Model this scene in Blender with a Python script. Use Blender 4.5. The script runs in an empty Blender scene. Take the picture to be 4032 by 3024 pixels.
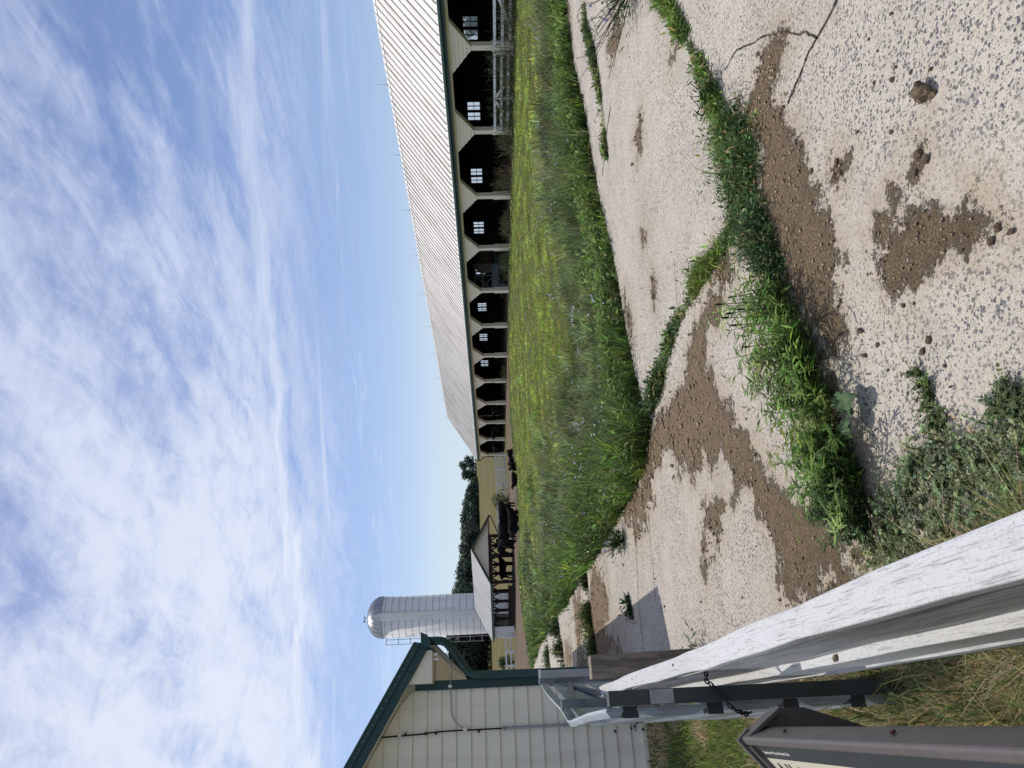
import bpy, math, random
import numpy as np
from mathutils import Vector, Matrix
rng = np.random.default_rng(7)
random.seed(7)
sc = bpy.context.scene
col = sc.collection

# ------------------------------------------------------------------ camera frame (photo is stored on its side)
F = 2750.0; PITCH = math.atan(93 / F); ROLL = .033; EYE = 1.6
_up0 = np.array([0, math.sin(PITCH), math.cos(PITCH)]); _r0 = np.array([1., 0, 0])
FW = np.array([0, math.cos(PITCH), -math.sin(PITCH)])
RT = math.cos(ROLL) * _r0 - math.sin(ROLL) * _up0
UP = math.sin(ROLL) * _r0 + math.cos(ROLL) * _up0
CAM = np.array([0, 0, EYE])
def ray(x, y): return FW + RT * (1512 - y) / F + UP * (2016 - x) / F
def gz(x, y, z=0.):
    d = ray(x, y); return CAM + d * (z - EYE) / d[2]
def at(x, y, d): return CAM + ray(x, y) * d
K = 4032 / 2212
def G(x, y, z=0.): return gz(x * K, y * K, z)          # survey point on the ground
def GP(l): return np.array([G(*p)[:2] for p in l])

TH = math.radians(24.87)
D = np.array([-math.sin(TH), math.cos(TH), 0]); R = np.array([math.cos(TH), math.sin(TH), 0])
def ws(P): return (float(P @ R), float(P @ D), float(P[2]))
def W(w, s, z=0.): return R * w + D * s + np.array([0, 0, z])

cd = bpy.data.cameras.new('camera'); cam = bpy.data.objects.new('camera', cd); col.objects.link(cam)
cd.sensor_fit = 'HORIZONTAL'; cd.sensor_width = 36; cd.lens = F / 4032 * 36; cd.clip_start = .05; cd.clip_end = 5000
m = Matrix.Identity(4)
for i in range(3):
    m[i][0] = -UP[i]; m[i][1] = RT[i]; m[i][2] = -FW[i]; m[i][3] = CAM[i]
cam.matrix_world = m
sc.camera = cam

# ------------------------------------------------------------------ object helpers
class MB:
    def __init__(s): s.v = []; s.f = []; s.smooth = False
    def add(s, verts, faces):
        o = len(s.v); s.v += [tuple(map(float, p)) for p in verts]
        s.f += [tuple(i + o for i in f) for f in faces]; return s
    def box(s, a, b):
        (x0, y0, z0), (x1, y1, z1) = a, b
        x0, x1 = sorted((x0, x1)); y0, y1 = sorted((y0, y1)); z0, z1 = sorted((z0, z1))
        return s.add([(x0, y0, z0), (x1, y0, z0), (x1, y1, z0), (x0, y1, z0), (x0, y0, z1), (x1, y0, z1), (x1, y1, z1), (x0, y1, z1)],
                     [(0, 3, 2, 1), (4, 5, 6, 7), (0, 1, 5, 4), (1, 2, 6, 5), (2, 3, 7, 6), (3, 0, 4, 7)])
    def bar(s, p, q, wd, ht, up=(0, 0, 1)):              # rectangular bar from p to q
        p = np.array(p, float); q = np.array(q, float); t = q - p; t /= np.linalg.norm(t)
        u = np.array(up, float)
        if abs(u @ t) > .95: u = np.array([1., 0, 0])
        a = np.cross(t, u); a /= np.linalg.norm(a); b = np.cross(a, t)
        vs = [c + a * i * wd / 2 + b * j * ht / 2 for c in (p, q) for i, j in ((-1, -1), (1, -1), (1, 1), (-1, 1))]
        return s.add(vs, [(0, 3, 2, 1), (4, 5, 6, 7), (0, 1, 5, 4), (1, 2, 6, 5), (2, 3, 7, 6), (3, 0, 4, 7)])
    def prism(s, poly, vec):                             # polygon (3-D) pushed along vec
        n = len(poly); poly = [np.array(p, float) for p in poly]; vec = np.array(vec, float)
        return s.add(poly + [p + vec for p in poly],
                     [tuple(range(n - 1, -1, -1)), tuple(range(n, 2 * n))] + [(i, (i + 1) % n, n + (i + 1) % n, n + i) for i in range(n)])
    def tube(s, path, r, n=8, cap=True):
        path = [np.array(p, float) for p in path]; k = len(path)
        rr = r if hasattr(r, '__len__') else [r] * k
        vs = []; prev = None
        for i, p in enumerate(path):
            t = path[min(i + 1, k - 1)] - path[max(i - 1, 0)]; t /= max(np.linalg.norm(t), 1e-9)
            a = prev if prev is not None else (np.array([0, 0, 1.]) if abs(t[2]) < .9 else np.array([1., 0, 0]))
            a = a - t * (a @ t); a /= np.linalg.norm(a); prev = a; b = np.cross(t, a)
            for j in range(n):
                an = 2 * math.pi * j / n; vs.append(p + (a * math.cos(an) + b * math.sin(an)) * rr[i])
        fs = [(i * n + j, i * n + (j + 1) % n, (i + 1) * n + (j + 1) % n, (i + 1) * n + j) for i in range(k - 1) for j in range(n)]
        if cap: fs += [tuple(range(n - 1, -1, -1)), tuple(range((k - 1) * n, k * n))]
        return s.add(vs, fs)
    def lathe(s, prof, c, n=32):
        vs = []; k = len(prof)
        for r, z in prof:
            for j in range(n):
                an = 2 * math.pi * j / n; vs.append((c[0] + r * math.cos(an), c[1] + r * math.sin(an), z))
        fs = [(i * n + j, i * n + (j + 1) % n, (i + 1) * n + (j + 1) % n, (i + 1) * n + j) for i in range(k - 1) for j in range(n)]
        return s.add(vs, fs)

ORG = {}
def tag(o, label=None, cat=None, group=None, kind=None):
    if label: o['label'] = label
    if cat: o['category'] = cat
    if group: o['group'] = group
    if kind: o['kind'] = kind
    return o
def thing(name, label, cat, loc=(0, 0, 0), rot=0., group=None):
    """an Empty at the thing's base; parts give their vertices in the frame turned by rot (not yet shifted)"""
    o = bpy.data.objects.new(name, None); col.objects.link(o); o.empty_display_size = .2
    c, s_ = math.cos(rot), math.sin(rot)
    o.location = (loc[0] * c - loc[1] * s_, loc[0] * s_ + loc[1] * c, loc[2]); o.rotation_euler = (0, 0, rot)
    ORG[o.name] = tuple(loc)
    return tag(o, label, cat, group)
def mesh_obj(name, mb, mat, loc=(0, 0, 0), rot=0., smooth=False):
    me = bpy.data.meshes.new(name)
    me.from_pydata([(x - loc[0], y - loc[1], z - loc[2]) for x, y, z in mb.v], [], mb.f); me.update()
    if smooth or mb.smooth: me.polygons.foreach_set('use_smooth', [True] * len(me.polygons))
    me.materials.append(mat)
    o = bpy.data.objects.new(name, me); col.objects.link(o)
    c, s_ = math.cos(rot), math.sin(rot)
    o.location = (loc[0] * c - loc[1] * s_, loc[0] * s_ + loc[1] * c, loc[2]); o.rotation_euler = (0, 0, rot)
    ORG[o.name] = tuple(loc)
    return o
def part(par, name, mb, mat, smooth=False, label=None):
    org = ORG[par.name]
    me = bpy.data.meshes.new(name)
    me.from_pydata([(x - org[0], y - org[1], z - org[2]) for x, y, z in mb.v], [], mb.f); me.update()
    if smooth or mb.smooth: me.polygons.foreach_set('use_smooth', [True] * len(me.polygons))
    me.materials.append(mat)
    o = bpy.data.objects.new(name, me); col.objects.link(o); o.parent = par
    ORG[o.name] = org
    if label: o['label'] = label
    return o
def bevel(o, w, seg=2):
    b = o.modifiers.new('bevel', 'BEVEL'); b.width = w; b.segments = seg; b.limit_method = 'ANGLE'; return o
def raw_mesh(name, verts, loops, starts, totals, mat, colr=None, parent=None, extra=None, normals_up=False):
    me = bpy.data.meshes.new(name)
    me.vertices.add(len(verts)); me.vertices.foreach_set('co', np.asarray(verts, np.float32).ravel())
    me.loops.add(len(loops)); me.loops.foreach_set('vertex_index', np.asarray(loops, np.int32))
    me.polygons.add(len(starts)); me.polygons.foreach_set('loop_start', np.asarray(starts, np.int32))
    me.polygons.foreach_set('loop_total', np.asarray(totals, np.int32))
    me.update(); me.validate()
    if colr is not None:
        a = me.color_attributes.new('Col', 'FLOAT_COLOR', 'POINT')
        a.data.foreach_set('color', np.concatenate([colr, np.ones((len(colr), 1))], 1).astype(np.float32).ravel())
    for k, arr in (extra or {}).items():
        a = me.attributes.new(k, 'FLOAT', 'POINT'); a.data.foreach_set('value', arr.astype(np.float32))
    me.materials.append(mat)
    o = bpy.data.objects.new(name, me); col.objects.link(o)
    if parent: o.parent = parent
    return o

# ------------------------------------------------------------------ materials
def mat_new(name, rough=.8, spec=.3):
    mt = bpy.data.materials.new(name); mt.use_nodes = True
    nt = mt.node_tree; b = nt.nodes['Principled BSDF']
    b.inputs['Roughness'].default_value = rough; b.inputs['Specular IOR Level'].default_value = spec
    return mt, nt, b
def N(nt, t, **kw):
    n = nt.nodes.new(t)
    for k, v in kw.items():
        if k.startswith('i_'): n.inputs[k[2:].replace('_', ' ')].default_value = v
        else: setattr(n, k, v)
    return n
def ramp(nt, src, stops):
    r = nt.nodes.new('ShaderNodeValToRGB'); nt.links.new(src, r.inputs[0])
    e = r.color_ramp.elements
    while len(e) < len(stops): e.new(.5)
    for el, (p, c) in zip(e, stops):
        el.position = p; el.color = (*c, 1) if hasattr(c, '__len__') else (c, c, c, 1)
    return r.outputs[0]
def mixc(nt, f, a, b, mode='MIX'):
    n = nt.nodes.new('ShaderNodeMix'); n.data_type = 'RGBA'; n.blend_type = mode
    for i, v in ((0, f), (6, a), (7, b)):
        if hasattr(v, 'is_linked') or hasattr(v, 'links'): nt.links.new(v, n.inputs[i])
        elif hasattr(v, '__len__'): n.inputs[i].default_value = (*v, 1)
        else: n.inputs[i].default_value = v
    return n.outputs[2]
def math_(nt, op, a, b=None, clamp=False):
    n = nt.nodes.new('ShaderNodeMath'); n.operation = op; n.use_clamp = clamp
    for i, v in ((0, a), (1, b)):
        if v is None: continue
        if hasattr(v, 'links'): nt.links.new(v, n.inputs[i])
        else: n.inputs[i].default_value = v
    return n.outputs[0]
def sstep(nt, v, a, b):
    n = nt.nodes.new('ShaderNodeMapRange'); n.interpolation_type = 'SMOOTHSTEP'
    nt.links.new(v, n.inputs[0]); n.inputs[1].default_value = a; n.inputs[2].default_value = b
    return n.outputs[0]
def objco(nt, scale=(1, 1, 1), rot=(0, 0, 0)):
    tc = nt.nodes.new('ShaderNodeTexCoord'); mp = nt.nodes.new('ShaderNodeMapping')
    nt.links.new(tc.outputs['Object'], mp.inputs[0]); mp.inputs['Scale'].default_value = scale; mp.inputs['Rotation'].default_value = rot
    return mp.outputs[0]
def noise(nt, co, scale, detail=4, rough=.55, dist=0.):
    n = nt.nodes.new('ShaderNodeTexNoise'); nt.links.new(co, n.inputs['Vector'])
    n.inputs['Scale'].default_value = scale; n.inputs['Detail'].default_value = detail
    n.inputs['Roughness'].default_value = rough; n.inputs['Distortion'].default_value = dist
    return n.outputs[0]
def bump(nt, b, h, strength=.4, dist=.01):
    n = nt.nodes.new('ShaderNodeBump'); n.inputs['Strength'].default_value = strength; n.inputs['Distance'].default_value = dist
    nt.links.new(h, n.inputs['Height']); nt.links.new(n.outputs[0], b.inputs['Normal'])
def worn(name, base, dark, scale=3, stretch=(1, 1, 1), lo=.42, hi=.7, rough=.75, spec=.3, metal=0., bscale=40, bst=.2, grain=None):
    mt, nt, b = mat_new(name, rough, spec); b.inputs['Metallic'].default_value = metal
    co = objco(nt, stretch)
    c = mixc(nt, sstep(nt, noise(nt, co, scale, 6, .65), lo, hi), base, dark)
    if grain: c = mixc(nt, sstep(nt, noise(nt, objco(nt, grain[0]), grain[1], 5, .7), grain[2], grain[3]), c, grain[4])
    nt.links.new(c, b.inputs['Base Color'])
    bump(nt, b, noise(nt, co, bscale, 4), bst, .004)
    return mt
M = {}
M['cream'] = worn('cream_paint', (.74, .675, .535), (.62, .56, .44), 2.2, (1, 1, .25), .5, .8, .6)
M['clap'] = worn('clapboard_paint', (.77, .71, .57), (.60, .545, .425), 2.2, (1.6, 1.6, .22), .47, .8, .55,
                 grain=((1.2, 1, 9), 3.0, .69, .72, (.33, .31, .28)))
M['green'] = worn('dark_green_trim', (.010, .042, .036), (.02, .055, .047), 5, (1, 1, 1), .45, .7, .4, .4)
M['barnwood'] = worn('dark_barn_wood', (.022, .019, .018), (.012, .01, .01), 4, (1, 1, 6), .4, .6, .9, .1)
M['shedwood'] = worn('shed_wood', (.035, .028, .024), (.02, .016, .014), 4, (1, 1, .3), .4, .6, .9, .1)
M['oldwood'] = worn('old_post_wood', (.30, .25, .19), (.15, .125, .1), 3, (7, 7, .7), .4, .62, .9, .15, bscale=30, bst=.6,
                    grain=((16, 16, .8), 4, .5, .68, (.14, .115, .09)))
M['whiteboard'] = worn('white_fence_paint', (.72, .72, .70), (.42, .41, .38), 7, (1, 1, 1), .52, .72, .8)
M['roofmetal'] = worn('pale_roof_metal', (.79, .75, .69), (.57, .525, .46), 1.1, (.3, 1.8, .3), .42, .72, .5, .5, .15, 15, .1)
M['shedroof'] = worn('shed_roof_metal', (.50, .49, .47), (.33, .32, .31), 1.3, (.3, 2.5, .3), .45, .7, .5, .5, .15, 15, .1)
M['galv'] = worn('galvanised_steel', (.40, .43, .47), (.26, .29, .33), 5, (9, .6, 1), .4, .65, .42, .5, .55, 60, .15)
M['greysteel'] = worn('grey_steel', (.17, .18, .19), (.11, .12, .13), 8, (1, 1, 1), .4, .65, .5, .5, .2)
M['greypost'] = worn('grey_gate_post', (.46, .47, .46), (.33, .34, .34), 5, (4, 4, .6), .45, .7, .6, .4)
M['darksteel'] = worn('dark_gate_steel', (.035, .043, .045), (.06, .065, .065), 6, (1, 1, .6), .45, .7, .45, .5, .2)
M['black'] = worn('black_rubber', (.012, .012, .012), (.02, .02, .02), 6, rough=.6)
M['conduit'] = worn('grey_conduit', (.30, .31, .30), (.24, .25, .25), 4, rough=.5)
M['sticker'] = worn('pale_sticker', (.30, .30, .28), (.22, .22, .21), 20, rough=.5)
M['signbrown'] = worn('brown_sign_paint', (.105, .088, .08), (.085, .072, .066), 30, (1, 1, 1), .4, .7, .38, .45, 0, 300, .12)
M['signblack'] = worn('black_sign_band', (.022, .024, .026), (.028, .03, .03), 30, rough=.35, spec=.5)
M['signcream'] = worn('cream_sign_panel', (.56, .52, .40), (.52, .48, .37), 12, rough=.3, spec=.5)
M['ink'] = worn('dark_ink', (.02, .022, .02), (.03, .03, .03), 20, rough=.4)
M['inkwhite'] = worn('white_ink', (.7, .68, .6), (.6, .58, .5), 20, rough=.4)
M['rust'] = worn('rusty_bolt', (.09, .03, .022), (.05, .02, .016), 60, rough=.8)
M['cow'] = worn('black_hide', (.006, .006, .0065), (.012, .0105, .01), 6, rough=.85, spec=.08)
M['tealsteel'] = worn('faded_teal_paint', (.06, .085, .085), (.035, .045, .045), 6, rough=.7)
M['hay'] = worn('old_hay', (.085, .065, .045), (.05, .038, .027), 12, (1, 1, 1), rough=.95, bscale=60, bst=.8)
M['stave'] = worn('silo_staves', (.72, .71, .69), (.60, .59, .565), 2.5, (2.5, 2.5, .25), .4, .75, .7, .3, 0, 8, .15)
M['hoop'] = worn('silo_hoop', (.38, .38, .375), (.28, .28, .28), 3, rough=.6)
M['dome'] = worn('dome_metal', (.36, .36, .37), (.25, .25, .26), 1.5, rough=.33, spec=.5, metal=.75, bst=.05)
M['corr'] = worn('white_corrugated', (.55, .56, .57), (.42, .43, .44), 2, (1, 1, .4), rough=.6)
M['bark'] = worn('bark', (.07, .055, .04), (.04, .032, .024), 4, (3, 3, .6), rough=.95, bst=.6)
M['stem'] = worn('green_stem', (.07, .085, .04), (.10, .08, .05), 6, rough=.8)
M['twig'] = worn('dark_twig', (.03, .028, .02), (.05, .04, .03), 6, rough=.9)
M['clod'] = worn('dry_manure', (.22, .16, .11), (.08, .056, .04), 45, (1, 1, 1), .42, .62, .95, .1, 0, 120, .9)
M['crumb'] = worn('soil_crumb', (.40, .30, .205), (.15, .105, .07), 60, (1, 1, 1), .42, .62, .95, .1, 0, 200, .3)
M['stone'] = worn('brown_stone', (.19, .145, .095), (.085, .062, .042), 38, (1, 1, 1), .42, .6, .95, .1, 0, 90, .9)

# dusty glass: mostly clear
mt, nt, b = mat_new('dusty_glass', .2, .5)
tr = N(nt, 'ShaderNodeBsdfTransparent'); tl = N(nt, 'ShaderNodeBsdfTranslucent'); tl.inputs[0].default_value = (.8, .82, .86, 1)
mx = N(nt, 'ShaderNodeMixShader'); mx.inputs[0].default_value = .30
nt.links.new(tr.outputs[0], mx.inputs[1]); nt.links.new(tl.outputs[0], mx.inputs[2])
nt.links.new(mx.outputs[0], nt.nodes['Material Output'].inputs['Surface']); M['glass'] = mt

# leafy material: colour kept per plant in 'Col', light passes through blades
def leafmat(name, trans=.35, rough=.6, var=.25):
    mt, nt, b = mat_new(name, rough, .25)
    a = N(nt, 'ShaderNodeAttribute', attribute_name='Col')
    nt.links.new(a.outputs['Color'], b.inputs['Base Color'])
    tl = N(nt, 'ShaderNodeBsdfTranslucent')
    hs = N(nt, 'ShaderNodeHueSaturation'); hs.inputs['Value'].default_value = 1.25; hs.inputs['Saturation'].default_value = 1.1
    nt.links.new(a.outputs['Color'], hs.inputs['Color']); nt.links.new(hs.outputs[0], tl.inputs[0])
    mx = N(nt, 'ShaderNodeMixShader'); mx.inputs[0].default_value = trans
    nt.links.new(b.outputs[0], mx.inputs[1]); nt.links.new(tl.outputs[0], mx.inputs[2])
    nt.links.new(mx.outputs[0], nt.nodes['Material Output'].inputs['Surface'])
    return mt
M['leaf'] = leafmat('leaf'); M['treeleaf'] = leafmat('tree_leaf', .2)
M['flower'] = leafmat('blue_flower', .3)

# top rail paint: white, crackled, worn along the edges
mt, nt, b = mat_new('weathered_white_rail', .8, .25)
co = objco(nt)
n1 = noise(nt, objco(nt, (95, 3.6, 95)), 2.2, 7, .75, .5); n2 = noise(nt, objco(nt, (7, 9, 7)), 6, 5, .7); n3 = noise(nt, objco(nt, (60, 60, 60)), 2.5, 3, .6)
c = mixc(nt, sstep(nt, n1, .52, .62), (.565, .565, .56), (.33, .325, .32))
c = mixc(nt, sstep(nt, n2, .54, .74), c, (.44, .435, .42))
c = mixc(nt, sstep(nt, n3, .60, .70), c, (.33, .325, .31))
vo = N(nt, 'ShaderNodeTexVoronoi', feature='DISTANCE_TO_EDGE'); nt.links.new(objco(nt, (42, 55, 42)), vo.inputs['Vector']); vo.inputs['Scale'].default_value = 1.0
c = mixc(nt, math_(nt, 'MULTIPLY', sstep(nt, vo.outputs[0], .04, .0), .22), c, (.36, .35, .33))
nt.links.new(c, b.inputs['Base Color']); bump(nt, b, math_(nt, 'ADD', n1, n3), .5, .003); M['rail'] = mt
# same timber, upright face: its shade put into a greyer colour, long grey grain
mt, nt, b = mat_new('shaded_grey_timber', .85, .2)
n1 = noise(nt, objco(nt, (30, 1.6, 30)), 2.4, 7, .72, .3); n2 = noise(nt, objco(nt, (6, 2.0, 6)), 3, 4, .6)
c = mixc(nt, sstep(nt, n1, .40, .66), (.50, .50, .50), (.28, .285, .29)); c = mixc(nt, sstep(nt, n2, .62, .72), c, (.55, .53, .48))
nt.links.new(c, b.inputs['Base Color']); bump(nt, b, n1, .6, .003); M['greytimber'] = mt

# concrete with exposed chips, dirt from the 'dirt' attribute
mt, nt, b = mat_new('exposed_aggregate_concrete', .85, .2)
co = objco(nt)
def voro(scale, rnd=1.0):
    v = N(nt, 'ShaderNodeTexVoronoi', feature='F1'); v.inputs['Scale'].default_value = scale; v.inputs['Randomness'].default_value = rnd
    dn = N(nt, 'ShaderNodeTexNoise'); nt.links.new(co, dn.inputs['Vector']); dn.inputs['Scale'].default_value = scale * 1.4; dn.inputs['Detail'].default_value = 1
    ad = N(nt, 'ShaderNodeVectorMath', operation='MULTIPLY_ADD'); nt.links.new(dn.outputs['Color'], ad.inputs[0])
    ad.inputs[1].default_value = (1.1 / scale,) * 3; nt.links.new(co, ad.inputs[2]); nt.links.new(ad.outputs[0], v.inputs['Vector'])
    return v
big = noise(nt, co, .55, 4, .6)
mid = noise(nt, co, 3.2, 5, .6)
fine = noise(nt, co, 150, 3, .7)
c = mixc(nt, sstep(nt, big, .35, .68), (.425, .37, .297), (.50, .445, .367))
c = mixc(nt, math_(nt, 'MULTIPLY', sstep(nt, noise(nt, objco(nt, (1, .35, 1), (0, 0, .6)), 1.6, 6, .7, .6), .52, .70), .55), c, (.33, .275, .21))
c = mixc(nt, math_(nt, 'MULTIPLY', sstep(nt, noise(nt, co, .33, 5, .6), .50, .66), .35), c, (.56, .505, .43))
c = mixc(nt, sstep(nt, mid, .52, .72), c, (.355, .31, .255))
c = mixc(nt, sstep(nt, fine, .45, .68), c, (.60, .55, .48))
c = mixc(nt, math_(nt, 'MULTIPLY', sstep(nt, noise(nt, co, 55, 3, .7), .52, .66), .6), c, (.27, .24, .20))
def chips(v, lo, amt, thr):
    sp = N(nt, 'ShaderNodeSeparateColor'); nt.links.new(v.outputs['Color'], sp.inputs[0])
    keep = math_(nt, 'LESS_THAN', sp.outputs[0], thr)
    rad = math_(nt, 'MULTIPLY_ADD', sp.outputs[1], lo); rad.node.inputs[2].default_value = amt
    d = math_(nt, 'SUBTRACT', rad, v.outputs['Distance'])
    return math_(nt, 'MULTIPLY', sstep(nt, d, 0., .06), keep), sp
expo = sstep(nt, noise(nt, co, 1.3, 6, .68), .34, .60)
m1, sp1 = chips(voro(66), .37, .20, .62)
m2, sp2 = chips(voro(135), .32, .18, .5)
m3, sp3 = chips(voro(40), .27, .17, .52)
chipc = mixc(nt, sp1.outputs[2], (.062, .068, .082), (.15, .15, .158))
c = mixc(nt, math_(nt, 'MULTIPLY', m2, math_(nt, 'MULTIPLY_ADD', expo, .5)), c, (.15, .145, .14))
c = mixc(nt, math_(nt, 'MULTIPLY', m1, math_(nt, 'MULTIPLY_ADD', expo, .75)), c, chipc)
for nd in nt.nodes:
    if nd.bl_idname == 'ShaderNodeMath' and nd.operation == 'MULTIPLY_ADD' and not nd.inputs[2].is_linked and nd.inputs[2].default_value == .5 and nd.inputs[1].default_value in (.5, .75): nd.inputs[2].default_value = .3
c = mixc(nt, math_(nt, 'MULTIPLY', m3, math_(nt, 'MULTIPLY', expo, .85)), c, (.09, .095, .105))
# dirt
da = N(nt, 'ShaderNodeAttribute', attribute_name='dirt')
dn = math_(nt, 'ADD', math_(nt, 'MULTIPLY', math_(nt, 'SUBTRACT', noise(nt, co, 5.0, 7, .74), .53), .76), math_(nt, 'MULTIPLY', math_(nt, 'SUBTRACT', noise(nt, co, 30, 6, .8), .5), .42))
dm = sstep(nt, math_(nt, 'ADD', da.outputs['Fac'], dn), -.035, .04)
sn = noise(nt, co, 95, 6, .8); sn2 = noise(nt, co, 14, 5, .65)
dc = mixc(nt, sstep(nt, sn, .38, .64), (.165, .112, .064), (.52, .375, .232))
dc = mixc(nt, math_(nt, 'MULTIPLY', sstep(nt, sn2, .48, .62), .75), dc, (.24, .17, .105))
dc = mixc(nt, sstep(nt, noise(nt, co, 260, 2, .6), .70, .76), dc, (.40, .33, .24))
# thin scatter of dust round the patches
halo = math_(nt, 'MULTIPLY', sstep(nt, math_(nt, 'ADD', da.outputs['Fac'], math_(nt, 'MULTIPLY', math_(nt, 'SUBTRACT', noise(nt, co, 6, 6, .75), .5), .9)), -.34, .10), .6)
c = mixc(nt, halo, c, (.36, .28, .195))
c = mixc(nt, dm, c, dc)
spk = math_(nt, 'MULTIPLY', sstep(nt, noise(nt, co, 21, 3, .6), .70, .735), .85)
c = mixc(nt, spk, c, (.15, .11, .075))
nt.links.new(c, b.inputs['Base Color'])
hgt = math_(nt, 'ADD', math_(nt, 'MULTIPLY', dm, math_(nt, 'MULTIPLY', sn, 3.5)), math_(nt, 'ADD', math_(nt, 'MULTIPLY', fine, .25), math_(nt, 'MULTIPLY', m1, -.12)))
bump(nt, b, hgt, 1.0, .010); M['concrete'] = mt

def groundmat(name, cols, s1=1.2, s2=18):
    mt, nt, b = mat_new(name, .95, .1); co = objco(nt)
    c = mixc(nt, sstep(nt, noise(nt, co, s1, 5, .65), .38, .64), cols[0], cols[1])
    c = mixc(nt, sstep(nt, noise(nt, co, s2, 6, .7), .45, .68), c, cols[2])
    nt.links.new(c, b.inputs['Base Color']); bump(nt, b, noise(nt, co, s2 * 2, 5, .7), .8, .03); return mt
M['ground'] = groundmat('grassy_soil', ((.085, .10, .036), (.12, .12, .05), (.06, .065, .026)))
M['field'] = groundmat('dry_pasture', ((.125, .105, .040), (.095, .088, .034), (.15, .122, .052)), .09, .8)
M['yard'] = groundmat('barnyard_soil', ((.13, .095, .068), (.17, .13, .09), (.075, .055, .04)), .5, 5)
mt, nt, b = mat_new('dark_crack', .95, .05)
c = mixc(nt, sstep(nt, noise(nt, objco(nt), 30, 4, .7), .45, .62), (.035, .03, .026), (.12, .095, .07)); nt.links.new(c, b.inputs['Base Color']); M['crack'] = mt  # pavement cracks: near-black mottled with brown

# ------------------------------------------------------------------ light and sky
EL = math.radians(64); AZ = math.radians(-35.4)          # azimuth from +Y, clockwise positive
SUN = np.array([math.sin(AZ) * math.cos(EL), math.cos(AZ) * math.cos(EL), math.sin(EL)])
sl = bpy.data.lights.new('sun', 'SUN'); sl.energy = 3.3; sl.angle = math.radians(.53); sl.color = (1, .955, .88)
so = bpy.data.objects.new('sun', sl); col.objects.link(so); so.rotation_euler = Vector(SUN).to_track_quat('Z', 'Y').to_euler(); so.location = (0, 0, 30)

wd = bpy.data.worlds.new('World'); sc.world = wd; wd.use_nodes = True; nt = wd.node_tree
bg = nt.nodes['Background']
sky = N(nt, 'ShaderNodeTexSky', sky_type='NISHITA', sun_disc=False, sun_elevation=EL, sun_rotation=AZ % (2 * math.pi))
sky.air_density = 1.0; sky.dust_density = .6; sky.ozone_density = 2.5
tc = N(nt, 'ShaderNodeTexCoord'); sep = N(nt, 'ShaderNodeSeparateXYZ'); nt.links.new(tc.outputs['Generated'], sep.inputs[0])
dz = math_(nt, 'MAXIMUM', sep.outputs[2], .03)
px = math_(nt, 'DIVIDE', sep.outputs[0], dz); py = math_(nt, 'DIVIDE', sep.outputs[1], dz)
cmb = N(nt, 'ShaderNodeCombineXYZ'); nt.links.new(px, cmb.inputs[0]); nt.links.new(py, cmb.inputs[1])
def cloudnoise(rotz, scl, scale, detail, rough, dist, off=(0, 0, 0)):
    m0 = N(nt, 'ShaderNodeMapping'); nt.links.new(cmb.outputs[0], m0.inputs[0]); m0.inputs['Rotation'].default_value = (0, 0, rotz)
    mp = N(nt, 'ShaderNodeMapping'); nt.links.new(m0.outputs[0], mp.inputs[0])
    mp.inputs['Scale'].default_value = scl; mp.inputs['Location'].default_value = off
    return noise(nt, mp.outputs[0], scale, detail, rough, dist)
# broad veils running away to the left, overhead
a1 = cloudnoise(math.radians(-128), (.62, 1.25, 1), 1.25, 9, .60, .35, (3.1, .4, 0))
a2 = cloudnoise(math.radians(-118), (1.3, 3.0, 1), 2.4, 9, .68, .6, (7, 2, 0))
a3 = cloudnoise(math.radians(-30), (1.6, 2.6, 1), 5.5, 6, .65, .5, (1, 5, 0))
left = sstep(nt, px, 1.3, -.9)                             # heavier to the left
lo_ = math_(nt, 'ADD', a1, math_(nt, 'MULTIPLY', left, .17))
det = math_(nt, 'ADD', math_(nt, 'MULTIPLY', math_(nt, 'SUBTRACT', a2, .5), .55), math_(nt, 'MULTIPLY', math_(nt, 'SUBTRACT', a3, .5), .22))
veil = sstep(nt, math_(nt, 'ADD', lo_, det), .36, .80)
veil = math_(nt, 'MULTIPLY', veil, sstep(nt, math_(nt, 'ADD', py, math_(nt, 'MULTIPLY', math_(nt, 'SUBTRACT', a2, .5), 3.2)), 5.4, 2.9))
# thinner bands lower down, lying level
b1 = cloudnoise(math.radians(8), (.22, 1.0, 1), 1.4, 8, .6, .5, (1.4, 5.3, 0))
band = math_(nt, 'MULTIPLY', sstep(nt, math_(nt, 'ADD', b1, math_(nt, 'MULTIPLY', left, .05)), .53, .72), sstep(nt, py, 9.0, 4.0))
band = math_(nt, 'MULTIPLY', band, sstep(nt, py, 1.6, 3.0))
# old contrail
wob = cloudnoise(0, (1.2, 1.2, 1), 1.3, 6, .6, .3, (2, 9, 0))
cy = math_(nt, 'ADD', py, math_(nt, 'ADD', math_(nt, 'MULTIPLY', px, .17), math_(nt, 'MULTIPLY', math_(nt, 'SUBTRACT', wob, .5), 1.1)))
cdist = math_(nt, 'ABSOLUTE', math_(nt, 'SUBTRACT', cy, 3.30))
trail = math_(nt, 'MULTIPLY', math_(nt, 'MULTIPLY', sstep(nt, cdist, .34, .0), .8), math_(nt, 'MULTIPLY_ADD', cloudnoise(0, (1.5, 3, 1), 3.2, 7, .65, .4), 1.1)); trail.node.inputs[2].default_value = 0
trail2 = math_(nt, 'MULTIPLY', sstep(nt, math_(nt, 'ABSOLUTE', math_(nt, 'SUBTRACT', cy, 3.95)), .12, .02), math_(nt, 'MULTIPLY', sstep(nt, px, -1.2, -2.2), .35))
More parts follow.
